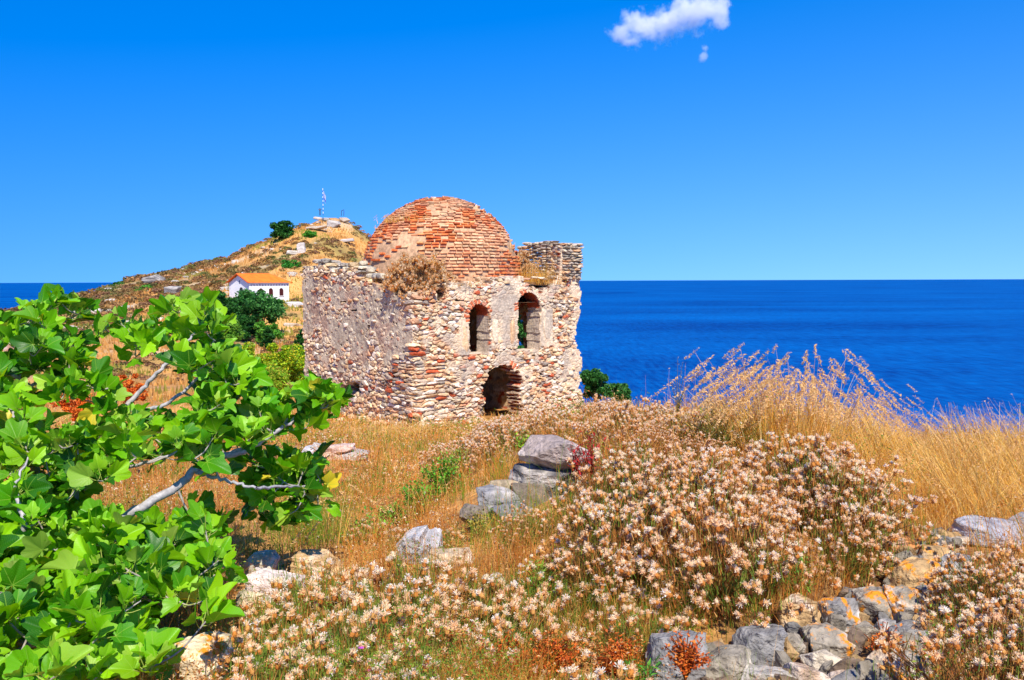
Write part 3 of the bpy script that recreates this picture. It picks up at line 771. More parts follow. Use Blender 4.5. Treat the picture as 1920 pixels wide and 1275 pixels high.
# ------------------------------------------------------------------ rocks
class Namer: pass
ROCKPOS = []
def rock(px, py, wpx, hpx, tint=(165, 160, 152), lic=False, label=None, group=None, y=None, yaw=None, flat=1.0, seed=None, name='rock', n=5, sub=.35, cat='rock', parent=None):
    """px,py: centre; the rock stands on the ground below it unless y (distance) is given"""
    sd = seed if seed is not None else int(px * 7 + py * 13); rg = np.random.default_rng(sd)
    if y is None:
        g = ground_at(px, py + hpx * .42); dist = g[1]
    elif name == 'rock_outcrop':
        g = ground_at(px, py + hpx * .3, 60, 250); dist = g[1] if g[1] < 178 else y
        q_ = at(px, py, dist); q_[2] = float(H(q_[0], q_[1])) if g[1] >= 178 else q_[2]; hpx = hpx * .8
    else: dist = y; g = at(px, py + hpx * .5, dist)
    k = dist / FPX
    W, Hh = wpx * k, hpx * k
    dp = (W + Hh) * .5 * rg.uniform(.85, 1.15)
    v, f = rock_verts(rg, n, (W / 2 * 1.2, dp / 2 * 1.1, Hh / 2 * 1.26), .05, 15, 40)
    v[:, 0] += v[:, 2] * rg.normal(0, .25)
    sc_ = 5 / max(W, .01); e_ = fbm(v[:, 0] * sc_ + sd, v[:, 1] * sc_, v[:, 2] * sc_ * 1.6, 5) - .5; e2_ = np.abs(fbm(v[:, 0] * sc_ * 1.7 + 9, v[:, 1] * sc_ * 1.7 + sd, v[:, 2] * sc_ * 1.7, 4) - .5); v = v * (1 + .22 * e_ - .5 * np.clip(.045 - e2_, 0, 1))[:, None]
    v[:, 0] *= W * 1.04 / np.ptp(v[:, 0]); v[:, 2] *= Hh * 1.08 / np.ptp(v[:, 2])
    c = srgb(*tint); nz = fbm(v[:, 0] * 7 / W * .3 + sd, v[:, 1] * 3, v[:, 2] * 7, 4)[:, None]
    col = c * (.66 + .6 * nz); col = col + (srgb(215, 205, 195) - col) * ss(.55, .7, nz) * .5
    if dist < 20: ROCKPOS.append((at(px, py, dist)[0], dist, W / 2))
    o = build(name, v, f, M_lichen if lic else M_rock, parent, col, smooth=False)
    P = at(px, py, dist + dp * .35) if y is None else (q_ if name == 'rock_outcrop' else at(px, py, dist))
    o.location = P; o.rotation_euler = (rg.normal(0, .08), rg.normal(0, .1), rg.normal(0, .12) if yaw is None else yaw)
    tag(o, label, cat, group)
    return o
GR, BL_, TN, PK, WH, DK = (166, 156, 140), (150, 147, 144), (206, 170, 120), (194, 168, 146), (216, 202, 180), (112, 104, 98)
ROCKS = [
 (1258, 1240, 105, 120, BL_, 0, 'big blue grey boulder at the bottom edge beside the orange stonecrop'),
 (1358, 1252, 95, 62, GR, 0, 'dark grey boulder lying flat between two pale ones at the bottom edge'),
 (1418, 1218, 92, 74, BL_, 0, 'squarish blue grey boulder under the overhanging thistles'),
 (1487, 1215, 58, 42, GR, 0, 'small grey stone wedged under the tan pointed stone'),
 (1560, 1205, 90, 56, GR, 1, 'grey boulder with an orange lichen top, centre of the rubble'),
 (1545, 1243, 76, 48, WH, 0, 'bright whitish wedge stone at the foot of the rubble'),
 (1494, 1160, 84, 66, TN, 0, 'tan pointed stone sticking out under the thistle mound'),
 (1572, 1155, 80, 60, BL_, 1, 'blue grey slab with lichen leaning behind the tan pointed stone'),
 (1632, 1140, 74, 62, GR, 1, 'angular stone with a bright orange lichen patch on its face'),
 (1703, 1137, 82, 62, GR, 1, 'broad grey stone under the orange lichen boulder'),
 (1712, 1088, 88, 58, TN, 1, 'orange lichen covered boulder at the top of the rubble'),
 (1684, 1030, 64, 38, (205, 140, 85), 1, 'rusty orange stone half hidden by the thistle mound'),
 (1752, 1046, 70, 38, TN, 1, 'flat tan stone with lichen in front of the dry grass'),
 (1780, 1070, 56, 52, BL_, 0, 'steep blue grey stone beside the dry thistle shrub'),
 (1852, 1004, 112, 46, (180, 182, 192), 0, 'long pale grey boulder lying before the golden grass'),
 (1912, 990, 66, 42, (165, 168, 178), 0, 'pale grey boulder cut by the right edge'),
 (1790, 1018, 62, 18, WH, 0, 'thin pale slab lying at the edge of the golden grass'),
 (1655, 1180, 40, 34, BL_, 0, 'small slate blue stone in the gap of the rubble'),
 (1690, 1195, 60, 44, BL_, 0, 'slate blue stone at the right of the rubble'),
 (1620, 1185, 44, 30, GR, 0, 'fist sized grey stone under the lichen patched stone'),
 (1440, 1275, 110, 40, (190, 182, 172), 0, 'flat pale stone cut by the bottom edge'),
 (1510, 1272, 70, 44, PK, 0, 'pinkish stone cut by the bottom edge below the white wedge'),
 (1590, 1268, 74, 36, PK, 0, 'low pinkish stone at the foot of the rubble'),
 (1712, 1262, 90, 58, GR, 1, 'grey stone with orange spots at the bottom beside the dry shrub'),
 (1655, 1235, 80, 46, TN, 0, 'sandy stone among dry weeds at the foot of the rubble'),
 (485, 1068, 66, 62, (200, 190, 170), 0, 'upright pale stone beside the fig leaves'),
 (516, 1108, 100, 64, (222, 205, 200), 0, 'white and pink stone below the upright pale one'),
 (598, 1072, 92, 56, TN, 0, 'orange tan slab beyond the white and pink stone'),
 (470, 1120, 60, 34, (205, 192, 165), 0, 'cream flat stone under the fig leaves'),
 (770, 1030, 66, 66, (172, 172, 178), 0, 'pale grey craggy rock alone in the orange grass'),
 (808, 1028, 34, 56, (180, 178, 182), 0, 'narrow pale rock leaning on the craggy one'),
 (848, 1050, 84, 34, (205, 182, 150), 0, 'low tan rock beside the craggy pale rock'),
 (668, 1078, 50, 24, WH, 0, 'small whitish stone among the front thistles'),
 (375, 1245, 120, 80, (226, 206, 172), 1, 'cream boulder with orange lichen under the fig leaves'),
 (250, 1165, 80, 66, (170, 160, 145), 0, 'grey brown boulder in the shade of the fig'),
 (930, 1095, 46, 26, GR, 0, 'small grey stone peeping out of the thistles'),
]
for (px, py, w_, h_, tint, lic, lab) in ROCKS:
    e_ = 1.14 if px > 1200 else 1.05
    rock(px, py, w_ * e_, h_ * e_, tuple(c * (.93 if px > 1200 else 1) for c in tint), lic, lab)
# stacked stones in the middle
for (px, py, w_, h_, tint, y, lab) in [
 (1040, 852, 128, 58, (190, 172, 164), 6.95, 'big mauve grey slab topping the stacked stones beside the red plant'),
 (1012, 892, 112, 40, (104, 102, 106), 6.95, 'dark slab directly under the big mauve slab'),
 (1078, 896, 90, 46, (136, 132, 130), 7.05, 'blue grey slab under the red plant'),
 (948, 912, 52, 26, (200, 180, 150), 6.85, 'small tan stone on the left step of the stack'),
 (935, 932, 84, 34, (160, 158, 160), 6.7, 'layered grey slab, second step of the stack'),
 (992, 932, 66, 48, (142, 130, 116), 6.8, 'brown grey block in the middle of the stack'),
 (1056, 938, 100, 60, (100, 94, 92), 6.95, 'dark block at the heart of the stack'),
 (884, 964, 50, 30, (160, 145, 130), 6.5, 'low brown stone at the left foot of the stack'),
 (965, 966, 78, 44, (135, 136, 150), 6.55, 'bluish stone at the foot of the stack'),
 (1030, 975, 70, 40, (120, 115, 115), 6.6, 'dark stone at the foot of the stack')]:
    rock(px, py, w_ * 1.06, h_ * 1.06, tuple(c * .86 for c in tint), False, lab, y=y)
# small heap beside the fig
for i, (px, py, w_, h_, tint, lab) in enumerate([
 (578, 852, 26, 20, (185, 185, 190), 'small round grey stone, leftmost of the little heap by the fig'),
 (593, 846, 22, 20, (178, 172, 168), 'rounded stone on top of the little heap by the fig'),
 (610, 868, 60, 24, (205, 175, 150), 'smooth tan boulder at the front of the little heap'),
 (640, 846, 44, 14, (210, 180, 165), 'thin pinkish slab on top of the little heap'),
 (655, 858, 56, 12, (180, 172, 165), 'long thin slab across the little heap'),
 (637, 868, 30, 14, (120, 118, 122), 'dark stone under the thin slabs of the heap'),
 (668, 868, 34, 12, (190, 180, 170), 'flat stone at the right end of the little heap'),
 (565, 866, 34, 18, (200, 190, 180), 'pale stone behind the fig leaves in the little heap')]):
    g = ground_at(px, py + 12); rock(px, py - 4, w_ * 1.25, h_ * 1.4, tint, False, lab, y=14.2 + i * .03, n=4)
# small filler stones of the rubble
fill = None; rg = np.random.default_rng(3)
FPOLY = [(1300, 1215), (1460, 1190), (1600, 1110), (1740, 1010), (1800, 1000), (1800, 1100), (1700, 1275), (1650, 1340), (1250, 1340), (1280, 1270)]
protos = []
for q in range(5):
    v, f = rock_verts(rg, 3, (.06, .05, .04), .05, 12, 40); o = build('stone', v, f, M_rock, None, np.array(srgb(*[GR, BL_, (150, 128, 108), TN, GR][q])) * .6 * np.ones((len(v), 1)), link=False)
    tag(o, 'small loose stone filling the gaps of the rubble heap', 'stone', 'small stones of the rubble heap'); protos.append(o)
cnt = 0
while cnt < 120:
    x, y = rg.uniform(.5, 2.9), rg.uniform(3.3, 6.4); z = float(H(x, y)); px, py = project((x, y, z))
    if not inpoly(px, py, FPOLY): continue
    o = protos[rg.integers(5)]; 
    o = o.copy(); COL.objects.link(o); o.location = (x, y, z + .02); o.rotation_euler = tuple(rg.uniform(0, 6, 3)); s_ = rg.uniform(.7, 1.6); o.scale = (s_, s_ * rg.uniform(.6, 1.2), s_ * rg.uniform(.6, 1))
    cnt += 1
# boulder seen through the leaves, outcrops on the hill
rock(45, 660, 70, 46, (170, 130, 105), False, 'brown weathered boulder seen through the fig leaves at the left edge', y=24, n=4)
for (px, py, w_, h_, y, tint, lab) in [
 (626, 420, 26, 16, 166, (168, 160, 152), 'grey crag just below the summit flagpole'),
 (645, 412, 20, 10, 166, (186, 168, 146), 'tan rock on the summit right of the grey crag'),
 (612, 412, 16, 8, 166, (176, 168, 158), 'small grey rock between the flagpole and the crag'),
 (598, 410, 20, 6, 168, (195, 180, 165), 'flat pale ledge at the foot of the flagpole'),
 (592, 428, 44, 7, 160, (200, 185, 165), 'long pale ledge below the summit crag'),
 (648, 452, 30, 8, 150, (190, 180, 172), 'pale outcrop beside the dome in the golden grass'),
 (566, 466, 14, 24, 150, (200, 190, 180), 'upright pale rock in the middle of the golden slope'),
 (548, 474, 22, 10, 148, (205, 195, 180), 'low pale rock beside the upright one'),
 (320, 545, 30, 20, 140, (150, 145, 140), 'grey rock wall half way down the scrub slope'),
 (290, 525, 38, 22, 150, (120, 115, 112), 'dark crag in the brown scrub near the ridge'),
 (352, 492, 30, 6, 168, (195, 185, 178), 'pale ledge on the ridge line'),
 (305, 503, 12, 8, 170, (225, 222, 220), 'white rock on the ridge line'),
 (155, 572, 50, 16, 165, (150, 138, 128), 'grey brown rocks at the tip of the headland'),
 (25, 608, 50, 12, 150, (175, 175, 178), 'pale rocks down by the water at the left edge'),
 (553, 571, 34, 14, 112, (205, 200, 195), 'whitish retaining rock face beside the chapel'),
 (548, 610, 34, 10, 100, (190, 175, 155), 'heap of pale stones on the slope below the chapel')]:
    rock(px, py, w_, h_, tint, False, lab, y=y, n=4, name='rock_outcrop', cat='outcrop')

# flagpoles
def poles():
    g = at(606, 404, 166)
    r = empty('flagpole', g, label='tall blue and white striped flagpole with a drooping flag on the summit', cat='flagpole')
    k = 166 / FPX; a = Acc(); hgt = 50 * k
    for i in range(14):
        v, f = tube([(0, 0, hgt * i / 14), (0, 0, hgt * (i + 1) / 14)], .06, 8); a.add(v, f, srgb(225, 228, 235) if i % 2 else srgb(40, 90, 190))
    a.build('pole', M_plain, r)
    U, W = np.meshgrid(np.linspace(0, 1, 9), np.linspace(0, 1, 10), indexing='ij')
    X = .1 + U * .45; Y = .12 * np.sin(U * 9 + W * 2); Z = hgt * .93 - W * 1.5 - U * 1.1
    fl = np.where(((W * 9).astype(int) % 2 == 0)[..., None], srgb(30, 80, 180), srgb(235, 238, 245))
    i = np.arange(8)[:, None] * 10; j = np.arange(9)[None]; f = np.stack([i + j, i + 10 + j, i + 11 + j, i + j + 1], -1).reshape(-1, 4)
    build('flag', np.stack([X, Y, Z], -1), f, M_plain, r, fl.reshape(-1, 3))
    g = at(600, 404, 166); a = Acc(); v, f = tube([(0, 0, 0), (0, 0, 1.3)], .13, 8); a.add(v, f, srgb(60, 90, 120)); a.add(BOXV * np.array([.5, .3, .25]) + (0, 0, 1.1), BOXF, srgb(90, 110, 130))
    o = a.build('post', M_plain); o.location = g; tag(o, 'short dark post beside the flagpole', 'post')
    g = at(640, 405, 164); a = Acc()
    for q in (0, .45): v, f = tube([(q, 0, 0), (q + .05, 0, 1.0)], .05, 6); a.add(v, f, srgb(60, 60, 70))
    v, f = tube([(0, 0, .9), (.5, 0, 1.15)], .05, 6); a.add(v, f, srgb(60, 60, 70))
    o = a.build('railing', M_plain); o.location = g; tag(o, 'small metal railing on the summit to the right of the flagpole', 'railing')
poles()

# ------------------------------------------------------------------ far bushes and trees
def leafball(name, P, rad, hgt, cols, label, group=None, cat='tree', n=2600, leaf=.1, trunk=True, seed=1, lobes=9, flat=1.0):
    """crown of many small leaf faces on clustered clumps, with a branching trunk"""
    rg = np.random.default_rng(seed)
    root = empty(name, P, label=label, cat=cat, group=group)
    base_h = hgt * (.25 if trunk else .02)
    cl = []; 
    for q in range(lobes * 4):
        d = rg.normal(size=3); d /= np.linalg.norm(d); r_ = rg.uniform(.3, 1.0)
        cl.append((d * r_ * [rad, rad, (hgt - base_h) / 2] + [0, 0, base_h + (hgt - base_h) / 2], rg.uniform(.13, .42) * rad))
    if trunk:
        a = Acc(); v, f = tube(curve([(0, 0, -.4), (rg.normal(0, .08), 0, base_h * .8), (0, rg.normal(0, .1), base_h + hgt * .25)], 5), np.linspace(.09, .05, 11)[:11] * rad, 7)
        a.add(v, f, srgb(95, 80, 66))
        for c, r_ in cl[::3]:
            v, f = tube(curve([(0, 0, base_h), c * .5 + [0, 0, base_h * .3], c], 4), np.linspace(.045, .012, 9)[:9] * rad, 5) if True else 0
            a.add(v, f, srgb(95, 80, 66))
        a.build('trunk', M_bark, root)
    acc = Acc(); m = int(n * 1.7); leaf = leaf * .8
    ci = rg.integers(len(cl), size=m); cc = np.array([c for c, _ in cl])[ci]; cr = np.array([r for _, r in cl])[ci]
    d = rg.normal(size=(m, 3)); d /= np.linalg.norm(d, axis=1)[:, None]
    O = cc + d * (cr * rg.uniform(.55, 1.05, m))[:, None] * [1, 1, .8]
    O[:, 2] = np.maximum(O[:, 2], .02)
    q = np.array([[-.5, 0, 0], [0, -.28, .08], [.5, 0, 0], [0, .28, .08]]); qf = np.array([[0, 1, 2, 3]])
    M = rotax(rg.normal(size=(m, 3)), rg.uniform(0, 6.28, m)) * (leaf * rg.uniform(.6, 1.4, m))[:, None, None]
    C = np.array([srgb(*c) for c in cols]); col = C[rg.integers(len(C), size=m)] * rg.uniform(.7, 1.25, (m, 1))
    acc.many(q, qf, M, O, col)
    acc.build('crown' if trunk else 'foliage', M_green, root)
    return root
DKG = [(32, 84, 30), (44, 104, 34), (60, 118, 40)]; OLV = [(50, 112, 44), (70, 134, 56), (92, 150, 70)]; YEL = [(170, 196, 24), (140, 180, 24), (206, 196, 36), (104, 160, 24)]
def far_tree(px, pyb, wpx, hpx, y, cols, label, name='tree', cat='tree', seed=1, n=2600, trunk=True, group=None, leafpx=7):
    k = y / FPX; P = at(px, pyb, y); 
    return leafball(name, P, wpx * k / 2 / .95, hpx * k / .95, cols, label, group, cat, n, leafpx * k, trunk, seed)
far_tree(428, 655, 78, 108, 92, DKG, 'tall dark green juniper standing left of the round olive below the chapel', 'juniper_tree', 'tree', 3, 5000)
far_tree(484, 628, 84, 76, 96, OLV, 'round olive tree partly hiding the chapel', 'olive_tree', 'tree', 4, 6000)
far_tree(462, 655, 46, 66, 88, DKG, 'smaller dark juniper in front of the round olive', 'juniper_tree', 'tree', 5, 3500)
far_tree(503, 685, 22, 70, 80, DKG, 'thin dark cypress on the slope below the olive', 'cypress_tree', 'tree', 6, 2200)
far_tree(503, 650, 46, 48, 86, [(80, 150, 40), (110, 165, 50)], 'light green bush below the round olive', 'bush', 'bush', 7, 2500, False)
far_tree(528, 452, 40, 38, 160, DKG, 'round dark green bush near the summit', 'bush', 'bush', 8, 3500, False, leafpx=5)
far_tree(580, 448, 28, 14, 158, [(90, 170, 40), (70, 150, 40)], 'small bright green bush to the right of the dark summit bush', 'bush', 'bush', 9, 900, False, leafpx=5)
far_tree(546, 510, 30, 24, 140, [(80, 165, 50), (60, 140, 50)], 'bright green bush on the golden slope above the chapel', 'bush', 'bush', 10, 1300, False, leafpx=5)
far_tree(218, 558, 34, 28, 150, [(60, 125, 40), (50, 110, 36)], 'round green bush near the tip of the headland', 'bush', 'bush', 11, 1500, False, leafpx=5)
far_tree(278, 558, 50, 18, 138, [(90, 160, 40), (80, 145, 44)], 'spreading light green bush on the scrub slope', 'bush', 'bush', 12, 1500, False, leafpx=5)
far_tree(345, 580, 70, 18, 120, [(110, 165, 50), (90, 145, 44)], 'low green bush above the fig leaves', 'bush', 'bush', 13, 1800, False, leafpx=5)
far_tree(567, 690, 30, 66, 60, DKG, 'dark bush in the shadow against the corner of the ruin', 'bush', 'bush', 14, 2600, False)
far_tree(535, 742, 96, 95, 48, YEL, 'large yellow green broom bush left of the ruin', 'broom_bush', 'bush', 15, 9000, False, leafpx=6)
far_tree(460, 735, 90, 90, 52, YEL, 'yellow green broom bush behind the fig leaves', 'broom_bush', 'bush', 16, 9000, False, leafpx=6)
far_tree(405, 700, 60, 50, 60, [(110, 160, 40), (140, 170, 40)], 'green bush behind the fig at the valley edge', 'bush', 'bush', 17, 2500, False)
far_tree(500, 745, 110, 60, 40, [(150, 190, 40), (120, 170, 34), (190, 180, 60)], 'low yellow green scrub bush in front of the large broom', 'broom_bush', 'bush', 25, 5000, False, leafpx=6)
far_tree(430, 640, 60, 36, 78, [(120, 170, 50), (96, 150, 44)], 'low green bush at the foot of the tall juniper', 'bush', 'bush', 26, 2500, False, leafpx=6)
far_tree(600, 760, 60, 40, 36, [(120, 170, 40), (150, 180, 50)], 'green weed bush at the foot of the grey side wall', 'bush', 'bush', 27, 3000, False, leafpx=5)
for q_, (px_, py_, w__, lab_) in enumerate([(145, 790, 70, 'orange dry bush seen through the left fig branches'), (245, 760, 60, 'orange dry bush seen above the fork of the fig'), (90, 1000, 60, 'orange dry bush behind the fig trunk')]):
    far_tree(px_, py_, w__, 60, 12, [(226, 110, 30), (206, 90, 26), (236, 140, 50)], lab_, 'orange_bush', 'bush', 70 + q_, 1800, False, leafpx=7)
far_tree(548, 700, 50, 40, 56, [(130, 175, 40), (160, 190, 50)], 'light green bush on the slope above the large broom', 'bush', 'bush', 28, 2600, False, leafpx=6)
far_tree(1118, 772, 60, 80, 44, DKG + OLV, 'tall green pine beside the right corner of the ruin', 'pine_tree', 'tree', 18, 6000, leafpx=6)
far_tree(1160, 772, 56, 58, 42, DKG + OLV, 'lower round pine to the right of the taller one', 'pine_tree', 'tree', 19, 5000, leafpx=6)
far_tree(985, 740, 70, 190, 50, OLV, 'green tree seen through the far window of the ruin', 'tree', 'tree', 20, 6000, leafpx=7)

# hill scrub: ground cover nobody could count
def scrub():
    rg = np.random.default_rng(21); acc = Acc(); m = 6500
    x = rg.uniform(-120, -8, m); y = rg.uniform(62, 176, m)
    den = fbm(x / 9, y / 9, 7, 5); lf = ss(-25, -70, x)
    z = H(x, y); keep = rg.random(m) < ss(.38, .56, den + .2 * lf - .03); x, y, z, lf = x[keep], y[keep], z[keep], lf[keep]; m = len(x)
    px, py = project(np.stack([x, y, z], -1)); 
    pal_ = np.array([srgb(172, 138, 88), srgb(146, 130, 80), srgb(126, 130, 70), srgb(190, 146, 98), srgb(146, 108, 80), srgb(166, 128, 76)])
    size = rg.uniform(.35, 1.1, m) * (.8 + .5 * lf)
    # each cushion: 90 small faces on a low dome
    for i in range(m):
        n = 60; d = rg.normal(size=(n, 3)); d[:, 2] = abs(d[:, 2]); d /= np.linalg.norm(d, axis=1)[:, None]
        O = d * size[i] * [1, 1, .62] * rg.uniform(.75, 1.0, (n, 1)) + [x[i], y[i], z[i] - .05]
        M = rotax(rg.normal(size=(n, 3)), rg.uniform(0, 6.28, n)) * (size[i] * rg.uniform(.28, .5, n))[:, None, None]
        q = np.array([[-.5, 0, 0], [0, -.4, .1], [.5, 0, 0], [0, .4, .1]])
        cc = pal_[rg.integers(6)] * rg.uniform(.8, 1.2)
        acc.many(q, np.array([[0, 1, 2, 3]]), M, O, np.tile(cc, (n, 1)) * rg.uniform(.7, 1.25, (n, 1)))
    tag(acc.build('scrub', M_dry), 'low brown and olive cushions of scrub covering the hillside', 'scrub', kind='stuff')
    # pale stones strewn over the slope
    acc = Acc(); m = 1300; x = rg.uniform(-115, -8, m); y = rg.uniform(95, 174, m); keep = fbm(x / 5, y / 5, 19, 5) > .55; x, y = x[keep], y[keep]; z = H(x, y)
    for i in range(len(x)):
        v, f = rock_verts(rg, 2, rg.uniform(.25, 1.1) * np.array([1, .8, .45])); acc.add(v + [x[i], y[i], z[i]], f, srgb(200, 190, 175) * rg.uniform(.7, 1.1))
    tag(acc.build('rubble', M_rock), 'pale stones strewn over the hillside', 'stones', kind='stuff')
    # golden hill grass
    acc = Acc(); m = 70000; x = rg.uniform(-110, -6, m); y = 40 + 130 * rg.random(m); keep = rg.random(m) < ss(.62, .4, fbm(x / 9, y / 9, 7, 5)); x, y = x[keep], y[keep]; z = H(x, y); m = len(x)
    q = np.array([[-.5, 0, 0], [.5, 0, 0], [.1, .1, 1]]); M = rotz(rg.uniform(0, 6.28, m)) * np.stack([rg.uniform(.15, .3, m), rg.uniform(.3, 1, m), rg.uniform(.25, .6, m)], -1)[:, None, :]
    c = srgb(222, 168, 92) * rg.uniform(.7, 1.2, (m, 1)); c = np.where((fbm(x / 7, y / 7, 40) > .56)[:, None], srgb(165, 160, 70) * rg.uniform(.8, 1.2, (m, 1)), c)
    acc.many(q, np.array([[0, 1, 2]]), M, np.stack([x, y, z - .03], -1), c)
    tag(acc.build('hill_grass', M_dry), 'golden dry grass on the hillside', 'grass', kind='stuff')
scrub()

# ------------------------------------------------------------------ grasses
def blades(acc, B, L, az, lean, wd, col, segs=3, curl=1.0):
    """tapering curved blades: B (m,3) roots, L length, az lean direction, lean angle"""
    m = len(B); t = np.linspace(0, 1, segs + 1)
    dirh = np.stack([np.cos(az), np.sin(az), 0 * az], -1); side = np.stack([-np.sin(az), np.cos(az), 0 * az], -1)
    side = side * np.cos(.7) + dirh * np.sin(.7) * np.sign(np.sin(az * 57))[:, None]
    P = [B]
    for i in range(segs):
        a = lean * (.4 + curl * 1.3 * t[i]); a = np.clip(a, 0, 2.2)
        P.append(P[-1] + (dirh * np.sin(a)[:, None] + np.array([0, 0, 1]) * np.cos(a)[:, None]) * (L / segs)[:, None])
    V = []
    for i, p in enumerate(P):
        w_ = (wd * (1 - t[i] * .75) / 2)[:, None]
        V += [p - side * w_, p + side * w_]
    V = np.stack(V, 1); n = V.shape[1]
    f = np.array([[2 * i, 2 * i + 1, 2 * i + 3, 2 * i + 2] for i in range(segs)])
    F = (f[None] + (np.arange(m) * n)[:, None, None]).reshape(-1, 4)
    acc.add(V.reshape(-1, 3), F, np.repeat(col, n, 0)); return P[-1]

GOLD = [(240, 188, 80), (248, 206, 104), (224, 164, 62), (250, 220, 142)]; ORNG = [(224, 142, 56), (238, 168, 76), (196, 112, 44), (242, 192, 112)]
def ground_grass():
    rg = np.random.default_rng(33); acc = Acc(); N = 300000
    th = rg.uniform(R(-42), R(42), N); r = np.exp(rg.uniform(math.log(2.6), math.log(44), N))
    x = r * np.sin(th); y = r * np.cos(th)
    right = ss(1.6, 3.4, x - .05 * (y - 6)) * ss(4.6, 6.2, y)                 # long golden grass on the right
    clump = fbm(x / .35, y / .35, 3, 3)
    keep = rg.random(N) < np.clip(ss(.32, .58, clump) * .75 + right * .8, .12, 1)
    for rx, ry, rw in ROCKPOS:      # nothing grows through the stones
        keep &= ~((np.abs(x - rx * y / ry) < rw * 1.05) & (y > ry - .35) & (y < ry + rw) & (rg.random(N) < .85))
    # bare rubble, ruin, stones
    px, py = project(np.stack([x, y, H(x, y)], -1)); keep &= ~(inpoly(px, py, [(1230, 1225), (1450, 1190), (1590, 1120), (1700, 1040), (1800, 1020), (1830, 1100), (1720, 1400), (1200, 1400)]) & (rg.random(N) < .93))
    a_ = (x - CORNER[0]) * DF[0] + (y - CORNER[1]) * DF[1]; b_ = (x - CORNER[0]) * DL[0] + (y - CORNER[1]) * DL[1]
    keep &= ~((a_ > .1) & (b_ > .1) & (a_ < 7.2) & (b_ < 7.2))
    front = ss(5.2, 4.3, y) * ss(1.2, .2, x)
    x, y, r, right, clump, front = [q[keep] for q in (x, y, r, right, clump, front)]; m = len(x); z = H(x, y)
    G = np.array([srgb(*c) for c in GOLD]); O = np.array([srgb(*c) for c in ORNG]); i = rg.integers(4, size=m)
    mix = np.clip(right + ss(12, 22, y) * .5 + rg.normal(0, .2, m), 0, 1)[:, None]; col = O[i] * (1 - mix) + G[i] * mix
    grn = (fbm(x / .9, y / .9, 14, 3) > .60) & (right < .5); grn |= (rg.random(m) < .25 * front)
    col = np.where((grn & (rg.random(m) < .8))[:, None], srgb(128, 158, 40), col)
    col = col * rg.uniform(.65, 1.15, (m, 1))
    L = (.10 + .13 * rg.random(m)) * (1 + .9 * ss(.5, .62, clump)) * (1 + .9 * right) * (1 - .35 * front)
    tall = rg.random(m) < .03; L = np.where(tall & (right < .3), L * 1.9, L)
    az = rg.uniform(0, 6.28, m); az = np.where(rg.random(m) < .6 * right, rg.normal(math.pi * .95, .6, m), az)
    lean = np.abs(rg.normal(.5, .4, m)) + .25 * right
    wd = np.maximum(.0018, .00062 * r) * rg.uniform(.6, 1.3, m)
    tip = blades(acc, np.stack([x, y, z - .01], -1), L, az, lean, wd, col, 3)
    # seed heads on a part of them
    k = rg.random(m) < .16 * (1 + right); q = np.array([[-.5, 0, 0], [0, -.22, .1], [.5, 0, .0], [0, .22, .1]])
    mm = int(k.sum()); M = rotax(rg.normal(size=(mm, 3)), rg.uniform(0, 6.28, mm)) * (np.maximum(.010, .0018 * r[k]) * rg.uniform(.7, 1.8, mm))[:, None, None]
    acc.many(q, np.array([[0, 1, 2, 3]]), M, tip[k], (srgb(236, 190, 128) * rg.uniform(.75, 1.15, (mm, 1))))
    tag(acc.build('dry_grass', M_dry), 'orange and golden dry grass covering the ground between the stones', 'grass', kind='stuff')
ground_grass()

def undergrowth():
    rg = np.random.default_rng(35); N = 330000; th = rg.uniform(R(-42), R(42), N); r_ = np.exp(rg.uniform(math.log(2.6), math.log(32), N)); x = r_ * np.sin(th); y = r_ * np.cos(th)
    cl = fbm(x / .28, y / .28, 31, 3); keep = (cl > .50); 
    px, py = project(np.stack([x, y, H(x, y)], -1)); keep &= ~inpoly(px, py, [(1230, 1225), (1450, 1170), (1590, 1080), (1700, 1020), (1830, 1010), (1830, 1100), (1720, 1400), (1200, 1400)])
    a_ = (x - CORNER[0]) * DF[0] + (y - CORNER[1]) * DF[1]; b_ = (x - CORNER[0]) * DL[0] + (y - CORNER[1]) * DL[1]; keep &= ~((a_ > -.1) & (b_ > -.1))
    x, y, r_, cl = x[keep], y[keep], r_[keep], cl[keep]; m = len(x); h = (cl - .48) * 1.7 * (.35 + fbm(x / 1.1, y / 1.1, 5, 2)); z = H(x, y) + h * rg.random(m) ** .6
    kind = fbm(x / .7, y / .7, 61, 3) + rg.normal(0, .04, m)
    C = np.array([srgb(192, 116, 52), srgb(214, 150, 76), srgb(160, 92, 46), srgb(232, 188, 120), srgb(176, 126, 66)]); col = C[rg.integers(5, size=m)]
    g = np.array([srgb(120, 148, 44), srgb(150, 166, 60), srgb(96, 128, 40)])[rg.integers(3, size=m)]; col = np.where((kind > .56)[:, None], g, col)
    col = np.where((kind < .42)[:, None] & (rg.random(m) < .35)[:, None], srgb(246, 224, 190), col) * rg.uniform(.75, 1.2, (m, 1))
    q = np.array([[-.5, 0, 0], [0, -.22, .1], [.5, 0, 0], [0, .22, .1]]); M = rotax(rg.normal(size=(m, 3)), rg.uniform(0, 6.28, m)) * (np.maximum(.014, .0028 * r_) * rg.uniform(.6, 1.5, m))[:, None, None]
    acc = Acc(); acc.many(q, np.array([[0, 1, 2, 3]]), M, np.stack([x, y, z], -1), col)
    tag(acc.build('undergrowth', M_dry), 'low tangle of dry and green herbs between the grass', 'undergrowth', kind='stuff')
undergrowth()

